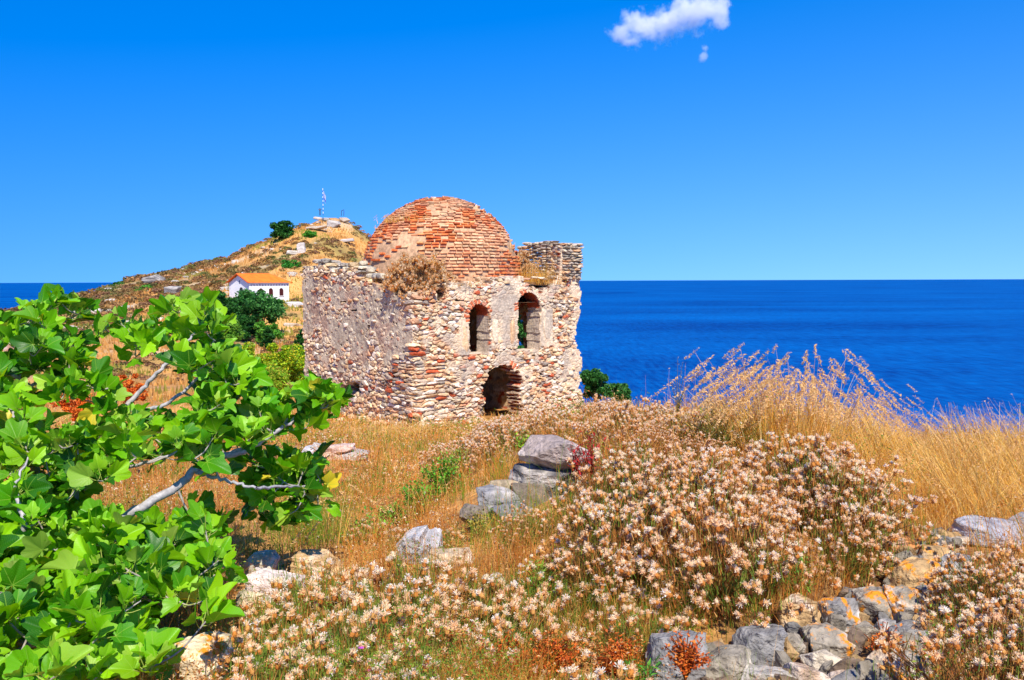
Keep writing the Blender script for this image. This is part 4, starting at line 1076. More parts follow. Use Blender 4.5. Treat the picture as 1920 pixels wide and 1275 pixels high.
def grass_tuft(px, py, n, hgt, spread, label, seed, leanx=0.0, plume=.5, group='tall golden grass tufts on the right', gold=True, wid=.0075, y=None, base=.22):
    rg = np.random.default_rng(seed); g = ground_at(px, py) if y is None else at(px, py, y)
    root = empty('grass_tuft', g, label=label, cat='grass tuft', group=group)
    acc = Acc(); B = np.stack([rg.normal(0, base, n), rg.normal(0, base, n), np.full(n, -.05)], -1)
    az = np.arctan2(B[:, 1] + rg.normal(0, .1, n), B[:, 0] + rg.normal(0, .1, n) + leanx)
    L = hgt * rg.uniform(.5, 1.08, n); lean = np.abs(rg.normal(spread, spread * .5, n))
    G = np.array([srgb(*c) for c in GOLD]); col = G[rg.integers(4, size=n)] * rg.uniform(.75, 1.15, (n, 1))
    blades(acc, B, L * .62, az, lean * 1.5, np.full(n, wid * 1.2), col, 4); acc.build('blades', M_dry, root)
    acc = Acc(); m = int(n * plume); tips = blades(acc, B[:m], L[:m] * rg.uniform(.75, 1, m), az[:m], lean[:m] * .8 + .08, np.full(m, wid), G[rg.integers(4, size=m)] * rg.uniform(.85, 1.15, (m, 1)), 6)
    acc.build('stems', M_dry, root)
    acc = Acc(); k = 34; O = np.repeat(tips, k, 0); t = np.tile(np.linspace(0, 1, k), m)
    dirh = np.stack([np.cos(az[:m]), np.sin(az[:m]), -.25 + 0 * az[:m]], -1); dr = np.repeat(dirh, k, 0)
    O = O + dr * (t * .13)[:, None] + np.array([0, 0, 1]) * (-.22 * t * .3 + .0)[:, None] + rg.normal(0, .006, O.shape) - np.repeat(dirh * .05, k, 0)
    q = np.array([[-.5, 0, 0], [0, -.15, .05], [.5, 0, 0], [0, .15, .05]]); mm = len(O)
    M = rotax(rg.normal(size=(mm, 3)), rg.uniform(0, 6.28, mm)) * (rg.uniform(.017, .04, mm))[:, None, None]
    acc.many(q, np.array([[0, 1, 2, 3]]), M, O, srgb(240, 200, 136) * rg.uniform(.8, 1.15, (mm, 1))); acc.build('plumes', M_dry, root)
    return root
grass_tuft(1500, 850, 260, 1.02, .34, 'tallest golden grass tuft with feathery plumes against the sea', 1, -.1, .8)
grass_tuft(1430, 850, 220, .95, .46, 'golden grass tuft leaning left beside the tallest one', 2, -.25, .8)
grass_tuft(1590, 855, 240, .98, .36, 'golden grass tuft right of the tallest one', 3, .1, .8)
grass_tuft(1660, 855, 150, .65, .55, 'lower golden tuft whose plumes lean right over the sea', 4, .3, .8)
grass_tuft(1760, 870, 300, .40, .5, 'fine pale grass clump between the tall tufts and the right edge', 5, .0, 1.0, wid=.003)
grass_tuft(1850, 880, 340, .40, .5, 'fine pale grass clump near the right edge', 6, .0, 1.0, wid=.003)
grass_tuft(1925, 890, 340, .40, .5, 'fine pale grass clump cut by the right edge', 7, .0, 1.0, wid=.003)
grass_tuft(1690, 900, 300, .42, .6, 'bushy golden grass clump below the plumed tufts', 8, -.2, .4)
grass_tuft(1600, 930, 300, .4, .7, 'drooping golden grass clump beside the thistle mound', 9, -.2, .3)
grass_tuft(1780, 940, 300, .36, .7, 'drooping golden grass clump above the pale boulder', 10, -.2, .3)
grass_tuft(640, 1040, 30, .6, .12, 'thin tall grass stalks beside the lower fig leaves', 21, .1, .3, group=None, base=.14)
grass_tuft(700, 830, 120, .6, .3, 'dry grass clump before the foot of the ruin', 22, .1, .6, group=None, base=.5)
grass_tuft(760, 815, 120, .6, .3, 'dry grass clump at the near corner of the ruin', 23, .1, .6, group=None, base=.5)
# grass on the ruin
for i, (s_, b_, z, n, h, lab) in enumerate([(5.9, .5, -.1, 320, .85, 'golden grass growing in the corner behind the front wall of the ruin'), (5.5, 1.1, .0, 260, .85, 'golden grass between the dome and the corner pillar'),
      (1.2, 5.2, .1, 160, .5, 'grass tuft between the side wall and the dome'), (.6, 2.6, -.1, 120, .45, 'grass tuft on the side wall of the ruin'), (2.2, .35, -.15, 100, .22, 'short grass along the front ledge of the ruin')]):
    p = CORNER + DF * s_ + DL * b_
    r = grass_tuft(0, 0, n, h, .35, lab, 40 + i, 0, .3, None, wid=.014, y=1, base=.3); r.location = (p[0], p[1], z)
for i, (th, ph, n, lab) in enumerate([(-2.35, .78, 120, 'dry grass tuft growing on the upper left of the dome'), (-1.95, .80, 90, 'dry grass tuft on the dome above the big brick band'), (-2.9, .7, 12, 'few thin stalks on the left shoulder of the dome'), (-.35, .42, 14, 'few thin stalks on the right shoulder of the dome')]):
    r = grass_tuft(0, 0, n, .34, .3, lab, 50 + i, 0, .3, None, wid=.014, y=1, base=.22)
    r.location = (CEN[0] + 2.87 * math.cos(ph) * math.cos(th), CEN[1] + 2.87 * math.cos(ph) * math.sin(th), 2.92 * math.sin(ph) - .03)

# ------------------------------------------------------------------ thistle shrubs
def thistle(seed, rad=.34, hgt=.34, heads=95, green=.5, brown=False, hs=1.0, leaves=1100):
    rg = np.random.default_rng(seed)
    root = empty('thistle_shrub', (0, 0, 0), cat='shrub')
    d = rg.normal(size=(heads, 3)); d[:, 2] = abs(d[:, 2]) + .15; d /= np.linalg.norm(d, axis=1)[:, None]
    tips = d * [rad, rad, hgt] * rg.uniform(.78, 1.1, (heads, 1))
    lump = 1 + .25 * (fbm(d[:, 0] * 3 + seed, d[:, 1] * 3, d[:, 2] * 3, 2) - .5); tips *= lump[:, None]
    st = Acc()
    base = rg.normal(0, .04, (heads, 3)) * [1, 1, 0]
    for i in range(heads):
        p = curve([base[i], base[i] * .5 + tips[i] * [.45, .45, .6], tips[i]], 3); v, f = tube(p, np.linspace(.0028, .0014, len(p)), 3)
        st.add(v, f, srgb(150, 105, 60) * rg.uniform(.7, 1.2))
    for i in range(heads):      # side twigs
        a = rg.uniform(.4, .9); p0 = tips[i] * a; p1 = p0 + rg.normal(0, .05, 3) + [0, 0, .03]; v, f = tube([p0, p1], [.0016, .001], 3); st.add(v, f, srgb(165, 115, 62))
    st.build('stems', M_dry, root)
    lv = Acc(); m = leaves; k = rg.integers(heads, size=m); t = rg.uniform(.15, .97, m) ** .7
    O = base[k] * (1 - t)[:, None] + tips[k] * t[:, None] + rg.normal(0, .022, (m, 3)); O[:, 2] = np.maximum(O[:, 2], .0)
    az = rg.uniform(0, 6.28, m); L = rg.uniform(.03, .065, m)
    isg = (fbm(O[:, 0] * 5 + seed, O[:, 1] * 5, O[:, 2] * 5, 2) + rg.normal(0, .07, m)) < (.3 + .4 * green)
    gcol = np.array([srgb(118, 146, 48), srgb(146, 164, 62), srgb(92, 126, 44)])[rg.integers(3, size=m)]; bcol = np.array([srgb(200, 132, 62), srgb(176, 104, 46), srgb(218, 164, 90)])[rg.integers(3, size=m)]
    if brown: gcol = np.array([srgb(120, 104, 78), srgb(104, 86, 66), srgb(140, 120, 92)])[rg.integers(3, size=m)]
    blades(lv, O, L, az, np.abs(rg.normal(.5, .35, m)), np.full(m, .0034), np.where(isg[:, None], gcol, bcol) * rg.uniform(.7, 1.2, (m, 1)), 1)
    lv.build('foliage', M_green, root)
    # flower heads in little groups: a golden cup of bracts with a silky white tuft
    fl = Acc(); D1, F1 = ico(1)
    cnt = rg.integers(1, 4, heads); idx = np.repeat(np.arange(heads), cnt); mh = len(idx)
    O = tips[idx] + rg.normal(0, .014, (mh, 3)) * (cnt[idx] > 1)[:, None]
    ax = d[idx] * .6 + rg.normal(0, .3, (mh, 3)) + [0, 0, .5]; ax /= np.linalg.norm(ax, axis=1)[:, None]
    u = np.cross(ax, rg.normal(size=(mh, 3))); u /= np.linalg.norm(u, axis=1)[:, None]; v_ = np.cross(ax, u)
    B = np.stack([u, v_, ax], -1); sz = rg.uniform(.8, 1.2, mh) * hs
    cup = D1 * [.0085, .0085, .012] + [0, 0, -.009]
    fl.many(cup, F1, B * sz[:, None, None], O, np.array([srgb(222, 150, 70), srgb(204, 126, 54), srgb(234, 178, 100)])[rg.integers(3, size=mh)])
    fl.many(D1 * .0085, F1, B * sz[:, None, None], O + ax * .004, np.array([srgb(252, 226, 190), srgb(248, 206, 160), srgb(240, 190, 136)])[idx % 3])
    ns = 46
    for j in range(ns):
        a = rg.uniform(0, 6.28, mh); po = rg.uniform(.05, 1.45, mh)
        dv = (u * np.cos(a)[:, None] + v_ * np.sin(a)[:, None]) * np.sin(po)[:, None] + ax * np.cos(po)[:, None]
        sd_ = np.cross(dv, rg.normal(size=(mh, 3))); sd_ /= np.linalg.norm(sd_, axis=1)[:, None]
        L = rg.uniform(.010, .019, mh)[:, None] * sz[:, None]; wdt = .0017 * sz[:, None]
        V = np.stack([O - sd_ * wdt * .5, O + sd_ * wdt * .5, O + dv * L + sd_ * wdt * .7, O + dv * L - sd_ * wdt * .7], 1)
        F = np.array([[0, 1, 2, 3]])[None] + (np.arange(mh) * 4)[:, None, None]
        pk = np.array([srgb(255, 238, 206), srgb(255, 224, 182), srgb(255, 248, 236), srgb(248, 204, 156)])[(idx * 7 + (j % 5 == 0)) % 4]
        if brown: pk = np.array([srgb(226, 196, 150), srgb(206, 170, 120)])[idx % 2]
        fl.add(V.reshape(-1, 3), F.reshape(-1, 4), np.repeat(pk, 4, 0))
    for j in range(16):      # pointed golden bracts round the cup
        a = rg.uniform(0, 6.28, mh); po = rg.uniform(1.1, 2.3, mh); O2 = O - ax * .008 * sz[:, None]
        dv = (u * np.cos(a)[:, None] + v_ * np.sin(a)[:, None]) * np.sin(po)[:, None] + ax * np.cos(po)[:, None]
        sd_ = np.cross(dv, ax); sd_ /= np.linalg.norm(sd_, axis=1)[:, None]; L = rg.uniform(.011, .019, mh)[:, None] * sz[:, None]
        V = np.stack([O2 - sd_ * .002, O2 + sd_ * .002, O2 + dv * L], 1)
        fl.add(V.reshape(-1, 3), (np.array([[0, 1, 2]])[None] + (np.arange(mh) * 3)[:, None, None]).reshape(-1, 3), np.repeat(np.array([srgb(222, 156, 84), srgb(204, 128, 62), srgb(236, 182, 120)])[(idx + j) % 3], 3, 0))
    fl.build('blossoms', M_dry, root)
    return root
TH = [thistle(100 + i, .40, .44, (150, 110, 165, 80, 130)[i], (.25, .85, .4, .15, .7)[i], leaves=2700, hs=(1.0, .95, 1.08, .9, 1.02)[i]) for i in range(5)]
TG = [thistle(200 + i, .34, .26, 42, .95, leaves=1900, hs=1.35) for i in range(3)]
TF = [thistle(300 + i, .36, .32, 80, .5, leaves=500) for i in range(3)]
used = set()
def place(protos, poly, sp, label, group, xr, yr, seed, smin=.8, smax=1.2, jitter=.5):
    rg = np.random.default_rng(seed); n = 0
    for y in np.arange(yr[0], yr[1], sp):
        for x in np.arange(xr[0], xr[1], sp):
            X = x + rg.uniform(-jitter, jitter) * sp; Y = y + rg.uniform(-jitter, jitter) * sp; Z = float(H(X, Y))
            px, py = project((X, Y, Z + .1))
            if not inpoly(px, py, poly): continue
            if protos is TG and inpoly(px, py, [(900, 1210), (1240, 1210), (1240, 1400), (900, 1400)]) and rg.random() < .75: continue
            p = protos[rg.integers(len(protos))]; sc = rg.uniform(smin, smax)
            if smax > 1.3: sc = smin + (smax - smin) * float(ss(.35, .65, fbm(X / .9, Y / .9, 77, 2)))
            if p.name not in used:
                used.add(p.name); o = p; o.location = (X, Y, Z - .03); o.rotation_euler = (0, 0, rg.uniform(0, 6.28)); o.scale = (sc, sc, sc); o['label'] = label; o['group'] = group
            else: dup(p, (X, Y, Z - .03), rg.uniform(0, 6.28), sc, (rg.normal(0, .12), rg.normal(0, .12)), label, group)
            n += 1
    return n
PA = [(1100, 1000), (1110, 940), (1160, 860), (1200, 815), (1330, 830), (1480, 910), (1580, 975), (1620, 1010), (1570, 1060), (1450, 1100), (1340, 1150), (1250, 1180), (1130, 1130), (1090, 1060)]
PB = [(560, 1130), (700, 1100), (1000, 1090), (1100, 1100), (1190, 1170), (1190, 1400), (440, 1400), (470, 1240)]
PC = [(1810, 1140), (1960, 1110), (2060, 1400), (1800, 1400), (1790, 1250)]
PD = [(800, 845), (890, 795), (1100, 785), (1290, 785), (1420, 815), (1330, 830), (1200, 815), (1150, 850), (980, 830), (900, 870), (830, 870)]
n1 = place(TH, PA, .38, 'pinkish white dry thistle shrub in the big mound right of the stacked stones', 'thistle shrubs of the big mound', (.2, 5), (4.2, 11), 1, .6, 1.32)
n2 = place(TG, PB, .33, 'green leaved thistle shrub with white tufts in the front patch', 'thistle shrubs of the front patch', (-2.2, 1.2), (3.1, 5.6), 2)
n3 = place(TH, PC, .34, 'rusty pink dry thistle shrub in the bottom right corner', 'thistle shrubs of the bottom right corner', (1.4, 4), (3.0, 5.8), 3)
n4 = place(TF, PD, .5, 'distant dry thistle shrub on the rise before the ruin', 'thistle shrubs on the rise before the ruin', (-2.6, 5), (7, 14.5), 4, .85, 1.25)
n5 = place(TG[:2] + TH[1:2], [(640, 1000), (700, 900), (860, 870), (900, 960), (1080, 1000), (1080, 1070), (900, 1090), (600, 1110)], 1.05, 'small lone thistle shrub in the orange grass left of the stacked stones', 'lone thistle shrubs in the orange grass', (-2.6, 1), (4.6, 9.5), 5, .55, .8)
n6 = place(TF, [(640, 900), (700, 800), (860, 800), (880, 880), (760, 920)], 1.5, 'small lone thistle shrub in the golden grass before the near corner of the ruin', 'lone thistle shrubs before the near corner', (-4, 0), (8, 17), 6, .6, .9)
print('shrubs', n1, n2, n3, n4, n5, n6)
for p in TH + TG + TF:
    if p.name not in used:
        for c in list(p.children): bpy.data.objects.remove(c)
        bpy.data.objects.remove(p)
# dry shrub on the ruin
def dry_shrub(s_, b_, z, sc, seed, lab, heads=150):
    t = thistle(seed, .5, .5, heads, .9, True, 2.0, 2600); t.name = 'dry_shrub'
    p = CORNER + DF * s_ + DL * b_; t.location = (p[0], p[1], z); t.scale = sc; t['label'] = lab
    for c in t.children:
        if c.name.startswith('foliage') or c.name.startswith('stems'): c.data.transform(Matrix.Identity(4))
dry_shrub(.75, .8, -.42, (2.1, 1.9, 2.5), 401, 'big grey brown dry shrub hanging over the near corner of the ruin', 220)
dry_shrub(.9, 1.6, -.2, (1.5, 1.3, 1.9), 403, 'grey brown dry shrub leaning against the dome')
dry_shrub(.35, .35, -.62, (1.1, .9, 1.3), 404, 'small dry shrub drooping from the near corner of the ruin')
dry_shrub(5.9, 1.9, .2, (1.1, 1.0, 1.7), 402, 'small grey brown dry shrub beside the corner pillar of the ruin')

# ------------------------------------------------------------------ smaller plants
def leafy(name, px, py, rad, hgt, n, leaf, cols, label, cat='plant', seed=1, mat=None, stems=26, up=.0, y=None, stemcol=(120, 110, 50), fol='foliage', leafw=.5):
    rg = np.random.default_rng(seed); g = ground_at(px, py) if y is None else at(px, py, y)
    root = empty(name, g, label=label, cat=cat)
    st = Acc(); tips = rg.normal(size=(stems, 3)); tips[:, 2] = abs(tips[:, 2]) + .5; tips /= np.linalg.norm(tips, axis=1)[:, None]; tips = tips * [rad, rad, hgt] * rg.uniform(.6, 1.05, (stems, 1))
    for i in range(stems): v, f = tube(curve([(0, 0, -.03), tips[i] * [.4, .4, .6], tips[i]], 3), np.linspace(.004, .0018, 5)[:5], 4); st.add(v, f, srgb(*stemcol))
    st.build('stems', M_dry, root)
    k = rg.integers(stems, size=n); t = rg.uniform(.2, 1.05, n); O = tips[k] * t[:, None] + rg.normal(0, rad * .09, (n, 3)); O[:, 2] = np.maximum(O[:, 2], .005)
    q = np.array([[0, 0, 0], [.5, -.5 * leafw, .08], [1, 0, 0], [.5, .5 * leafw, .08]])
    M = rotz(rg.uniform(0, 6.28, n)) @ rotax(np.tile([0., 1, 0], (n, 1)), rg.uniform(-1.2, .3, n)) * (leaf * rg.uniform(.6, 1.3, n))[:, None, None]
    C = np.array([srgb(*c) for c in cols]); a = Acc(); a.many(q, np.array([[0, 1, 2, 3]]), M, O, C[rg.integers(len(C), size=n)] * rg.uniform(.75, 1.2, (n, 1))); a.build(fol, M_green, root)
    return root
G1 = [(92, 168, 40), (120, 186, 50), (70, 140, 36)]
leafy('weed', 830, 930, .3, .46, 1100, .045, G1, 'bushy bright green weed left of the stacked stones', seed=1)
leafy('weed', 785, 965, .26, .34, 800, .042, G1, 'spreading green weed below the bushy one', seed=2)
leafy('weed', 750, 985, .24, .24, 600, .04, G1 + [(160, 170, 60)], 'low green weed above the craggy pale rock', seed=3)
leafy('weed', 860, 895, .28, .4, 700, .036, [(150, 160, 60), (120, 150, 50)], 'olive green weed behind the stacked stones', seed=4)
leafy('weed', 988, 850, .14, .22, 260, .03, [(160, 200, 50), (130, 180, 50)], 'yellow green weed beside the big mauve slab', seed=5, y=7.6)
leafy('weed', 690, 1015, .26, .22, 500, .036, G1, 'low green weed beside the fig branch', seed=6)
leafy('weed', 900, 1010, .22, .2, 420, .03, [(150, 150, 60), (190, 160, 70)], 'straggly olive weed between the craggy rock and the stack', seed=41)
leafy('weed', 560, 960, .24, .26, 600, .04, G1, 'green weed under the lower right arm of the fig', seed=42)
leafy('weed', 1010, 1130, .2, .24, 700, .04, [(120, 160, 50), (150, 180, 60)], 'fresh green weed in the middle of the front thistles', seed=43, leafw=.2)
leafy('weed', 620, 1180, .2, .22, 700, .04, [(110, 160, 50), (140, 180, 60)], 'fresh green weed at the left of the front thistles', seed=44, leafw=.2)
leafy('weed', 1480, 1120, .2, .26, 800, .05, [(90, 150, 46), (110, 160, 50)], 'feathery green weed at the lower edge of the thistle mound', seed=45, leafw=.15)
leafy('bush', 1360, 855, .42, .42, 1500, .05, [(110, 130, 46), (90, 112, 40), (150, 130, 60)], 'olive green bush between the thistle mound and the tall grass', seed=7, stems=60, leafw=.15)
leafy('red_plant', 1108, 930, .22, .52, 620, .05, [(196, 36, 44), (170, 28, 36), (214, 66, 60)], 'spindly crimson plant beside the stacked stones', seed=8, stems=44, y=6.45, stemcol=(110, 36, 30), leafw=.22)
leafy('red_plant', 1080, 910, .12, .34, 110, .045, [(196, 36, 44), (170, 28, 36)], 'small crimson shoot in front of the big mauve slab', seed=9, stems=14, y=6.6, stemcol=(110, 36, 30), leafw=.2)
SD = [(214, 104, 34), (188, 84, 28), (230, 136, 52)]
for i, (px, py, r_, n, lab) in enumerate([(955, 1245, .13, 1300, 'orange red stonecrop clump, leftmost at the bottom edge'), (1036, 1250, .15, 1700, 'large orange red stonecrop clump at the bottom beside the thistles'), (1160, 1255, .14, 1600, 'orange stonecrop clump left of the big blue grey boulder'), (1285, 1250, .11, 900, 'orange stonecrop clump growing on the big blue grey boulder'), (1655, 1225, .12, 300, 'thin orange weed among the rubble stones')]):
    leafy('stonecrop', px, py + 12, r_, .19, n, .016, SD, lab, seed=20 + i, stems=40, stemcol=(150, 84, 38), leafw=.7, y=(3.45 if px == 1285 else None))
leafy('weed', 1205, 1300, .1, .14, 120, .05, [(90, 160, 50), (70, 140, 44)], 'green leafy weed at the bottom edge beside the stonecrop', seed=31, leafw=.3)
for i, (px, py, lab) in enumerate([(677, 1216, 'violet flower in the front thistle patch, the upper of two'), (690, 1258, 'violet flower near the bottom edge, the lower of two')]):
    p = at(px, py, 3.75); r = empty('violet_flower', p, label=lab, cat='flower')
    v, f = tube([(0, 0, -.18), (0, 0, 0)], .0015, 4); build('stem', v, f, M_green, r, srgb(110, 140, 50))
    a = Acc(); rg = np.random.default_rng(i)
    for k in range(9):
        t = k * .7; q = np.array([[0, 0, 0], [.008, -.004, .003], [.016, 0, .005], [.008, .004, .003]]) @ rotz(t)[0].T; a.add(q, np.array([[0, 1, 2, 3]]), srgb(206, 90, 214))
    a.build('petals', M_green, r)
# round brown seed heads on thin stalks against the sea
for i, (px, py, lab) in enumerate([(1286, 768, 'brown round seed head on a stalk, left of the pair against the sea'), (1306, 774, 'brown round seed head on a stalk, right of the pair against the sea')]):
    p = at(px, py, 9.2); r = empty('seed_head', (p[0], p[1], p[2]), label=lab, cat='seed head')
    v, f = tube([(0, 0, -.45), (.01, 0, 0)], .003, 5); build('stem', v, f, M_dry, r, srgb(190, 140, 70))
    v, f = ico(2); rr = 1 + .3 * (np.random.default_rng(i).random(len(v)) - .5); build('head', v * rr[:, None] * .03, f, M_dry, r, srgb(206, 122, 46))
for i, (px, py, h, lab) in enumerate([(1270, 775, .55, 'wispy grey green stalks against the sea left of the seed heads'), (1340, 790, .45, 'wispy pale stalks between the seed heads and the tall grass')]):
    leafy('stalks', px, py, .16, h, 260, .02, [(190, 180, 120), (206, 190, 140)], lab, seed=60 + i, stems=12, y=9.0, leafw=.3)

# ------------------------------------------------------------------ fig tree
def fig_leaf(seed, sinus, NA=64, NR=5):
    """palmate leaf, petiole joint at the origin, tip along +x; returns verts, faces, polar coords"""
    rg = np.random.default_rng(seed)
    lob = np.array([0, .66, -.66, 1.3, -1.3, 2.2, -2.2]); ll = np.array([1.46, 1.16, 1.14, .66, .64, .3, .3]) * rg.uniform(.9, 1.08, 7)
    th = np.linspace(-2.75, 2.75, NA)
    r = (.72 - .6 * sinus) * (1 - .22 * (np.abs(th) / 2.75) ** 2)
    for l, q in zip(lob, ll):
        ph_ = th - l; d_, a_, b_ = .58 * q, .48 * q, (.33 - .1 * sinus) * q
        A_ = (np.cos(ph_) / a_) ** 2 + (np.sin(ph_) / b_) ** 2; B_ = -2 * d_ * np.cos(ph_) / a_ ** 2; C_ = (d_ / a_) ** 2 - 1
        D_ = B_ ** 2 - 4 * A_ * C_; ok = (D_ > 0) & (np.abs(ph_) < 1.4)
        r = np.maximum(r, np.where(ok, (-B_ + np.sqrt(np.maximum(D_, 0))) / (2 * A_), 0))
    r = np.convolve(np.pad(r, 1, 'edge'), [.2, .6, .2], 'valid')
    t = np.linspace(0, 1, NR + 1)
    T, RR = np.meshgrid(th, t, indexing='ij'); rad = RR * r[:, None]
    X = rad * np.cos(T); Y = rad * np.sin(T)
    veind = np.min(np.abs(T[..., None] - lob), -1)
    fold = rg.uniform(.35, 1.25); droop = rg.uniform(-.1, .55)
    Z = fold * np.abs(Y) - droop * X * np.abs(X) * .6 + .05 * np.sin(veind * 8) * rad + .05 * np.sin(T * 5 + seed) * RR ** 2 - .18 * (np.abs(Y) ** 2)
    X = X + .0; V = np.stack([X, Y, Z], -1).reshape(-1, 3)
    i = np.arange(NA - 1)[:, None] * (NR + 1); j = np.arange(NR)[None]
    F = np.stack([i + j, i + NR + 1 + j, i + NR + 2 + j, i + j + 1], -1).reshape(-1, 4)
    uv = np.stack([veind, rad, RR], -1).reshape(-1, 3)
    return V, F, uv
def leaf_material():
    m, t, b = new_mat('fig_leaf'); N = t.nodes; L = t.links
    a = N.new('ShaderNodeAttribute'); a.attribute_name = 'Col'; u = N.new('ShaderNodeAttribute'); u.attribute_name = 'luv'
    sp_ = N.new('ShaderNodeSeparateXYZ'); L.new(u.outputs['Vector'], sp_.inputs[0])
    mu = N.new('ShaderNodeMath'); mu.operation = 'MULTIPLY'; L.new(sp_.outputs[0], mu.inputs[0]); L.new(sp_.outputs[1], mu.inputs[1])
    v1 = N.new('ShaderNodeMapRange'); v1.inputs[1].default_value = .006; v1.inputs[2].default_value = .026; v1.inputs[3].default_value = 1; v1.inputs[4].default_value = 0
    L.new(mu.outputs[0], v1.inputs[0])
    # side veins: ribs running off the main veins
    w1 = N.new('ShaderNodeMath'); w1.operation = 'MULTIPLY_ADD'; w1.inputs[1].default_value = -1.1; L.new(mu.outputs[0], w1.inputs[0]); L.new(sp_.outputs[1], w1.inputs[2])
    w2 = N.new('ShaderNodeMath'); w2.operation = 'MULTIPLY'; w2.inputs[1].default_value = 52; L.new(w1.outputs[0], w2.inputs[0])
    w3 = N.new('ShaderNodeMath'); w3.operation = 'SINE'; L.new(w2.outputs[0], w3.inputs[0])
    v2 = N.new('ShaderNodeMapRange'); v2.inputs[1].default_value = .9; v2.inputs[2].default_value = 1.0; v2.inputs[4].default_value = .35; L.new(w3.outputs[0], v2.inputs[0])
    mx = N.new('ShaderNodeMath'); mx.operation = 'MAXIMUM'; L.new(v1.outputs[0], mx.inputs[0]); L.new(v2.outputs[0], mx.inputs[1])
    mc = N.new('ShaderNodeMix'); mc.data_type = 'RGBA'; mc.inputs[7].default_value = (.34, .58, .06, 1); L.new(a.outputs['Color'], mc.inputs[6])
    sc = N.new('ShaderNodeMath'); sc.operation = 'MULTIPLY'; sc.inputs[1].default_value = .75; L.new(mx.outputs[0], sc.inputs[0]); L.new(sc.outputs[0], mc.inputs[0])
    L.new(mc.outputs[2], b.inputs['Base Color']); b.inputs['Roughness'].default_value = .42; b.inputs['Specular IOR Level'].default_value = .4
    bp = N.new('ShaderNodeBump'); bp.inputs['Strength'].default_value = .35; bp.inputs['Distance'].default_value = .004; bp.invert = True
    L.new(mx.outputs[0], bp.inputs['Height']); L.new(bp.outputs[0], b.inputs['Normal'])
    tr = N.new('ShaderNodeBsdfTranslucent'); tc2 = N.new('ShaderNodeMix'); tc2.data_type = 'RGBA'; tc2.blend_type = 'MULTIPLY'; tc2.inputs[0].default_value = 1; tc2.inputs[7].default_value = (1.5, 1.15, .35, 1)
    L.new(mc.outputs[2], tc2.inputs[6]); L.new(tc2.outputs[2], tr.inputs['Color'])
    ms = N.new('ShaderNodeMixShader'); ms.inputs[0].default_value = .38; L.new(b.outputs[0], ms.inputs[1]); L.new(tr.outputs[0], ms.inputs[2]); L.new(ms.outputs[0], N['Material Output'].inputs['Surface'])
    return m
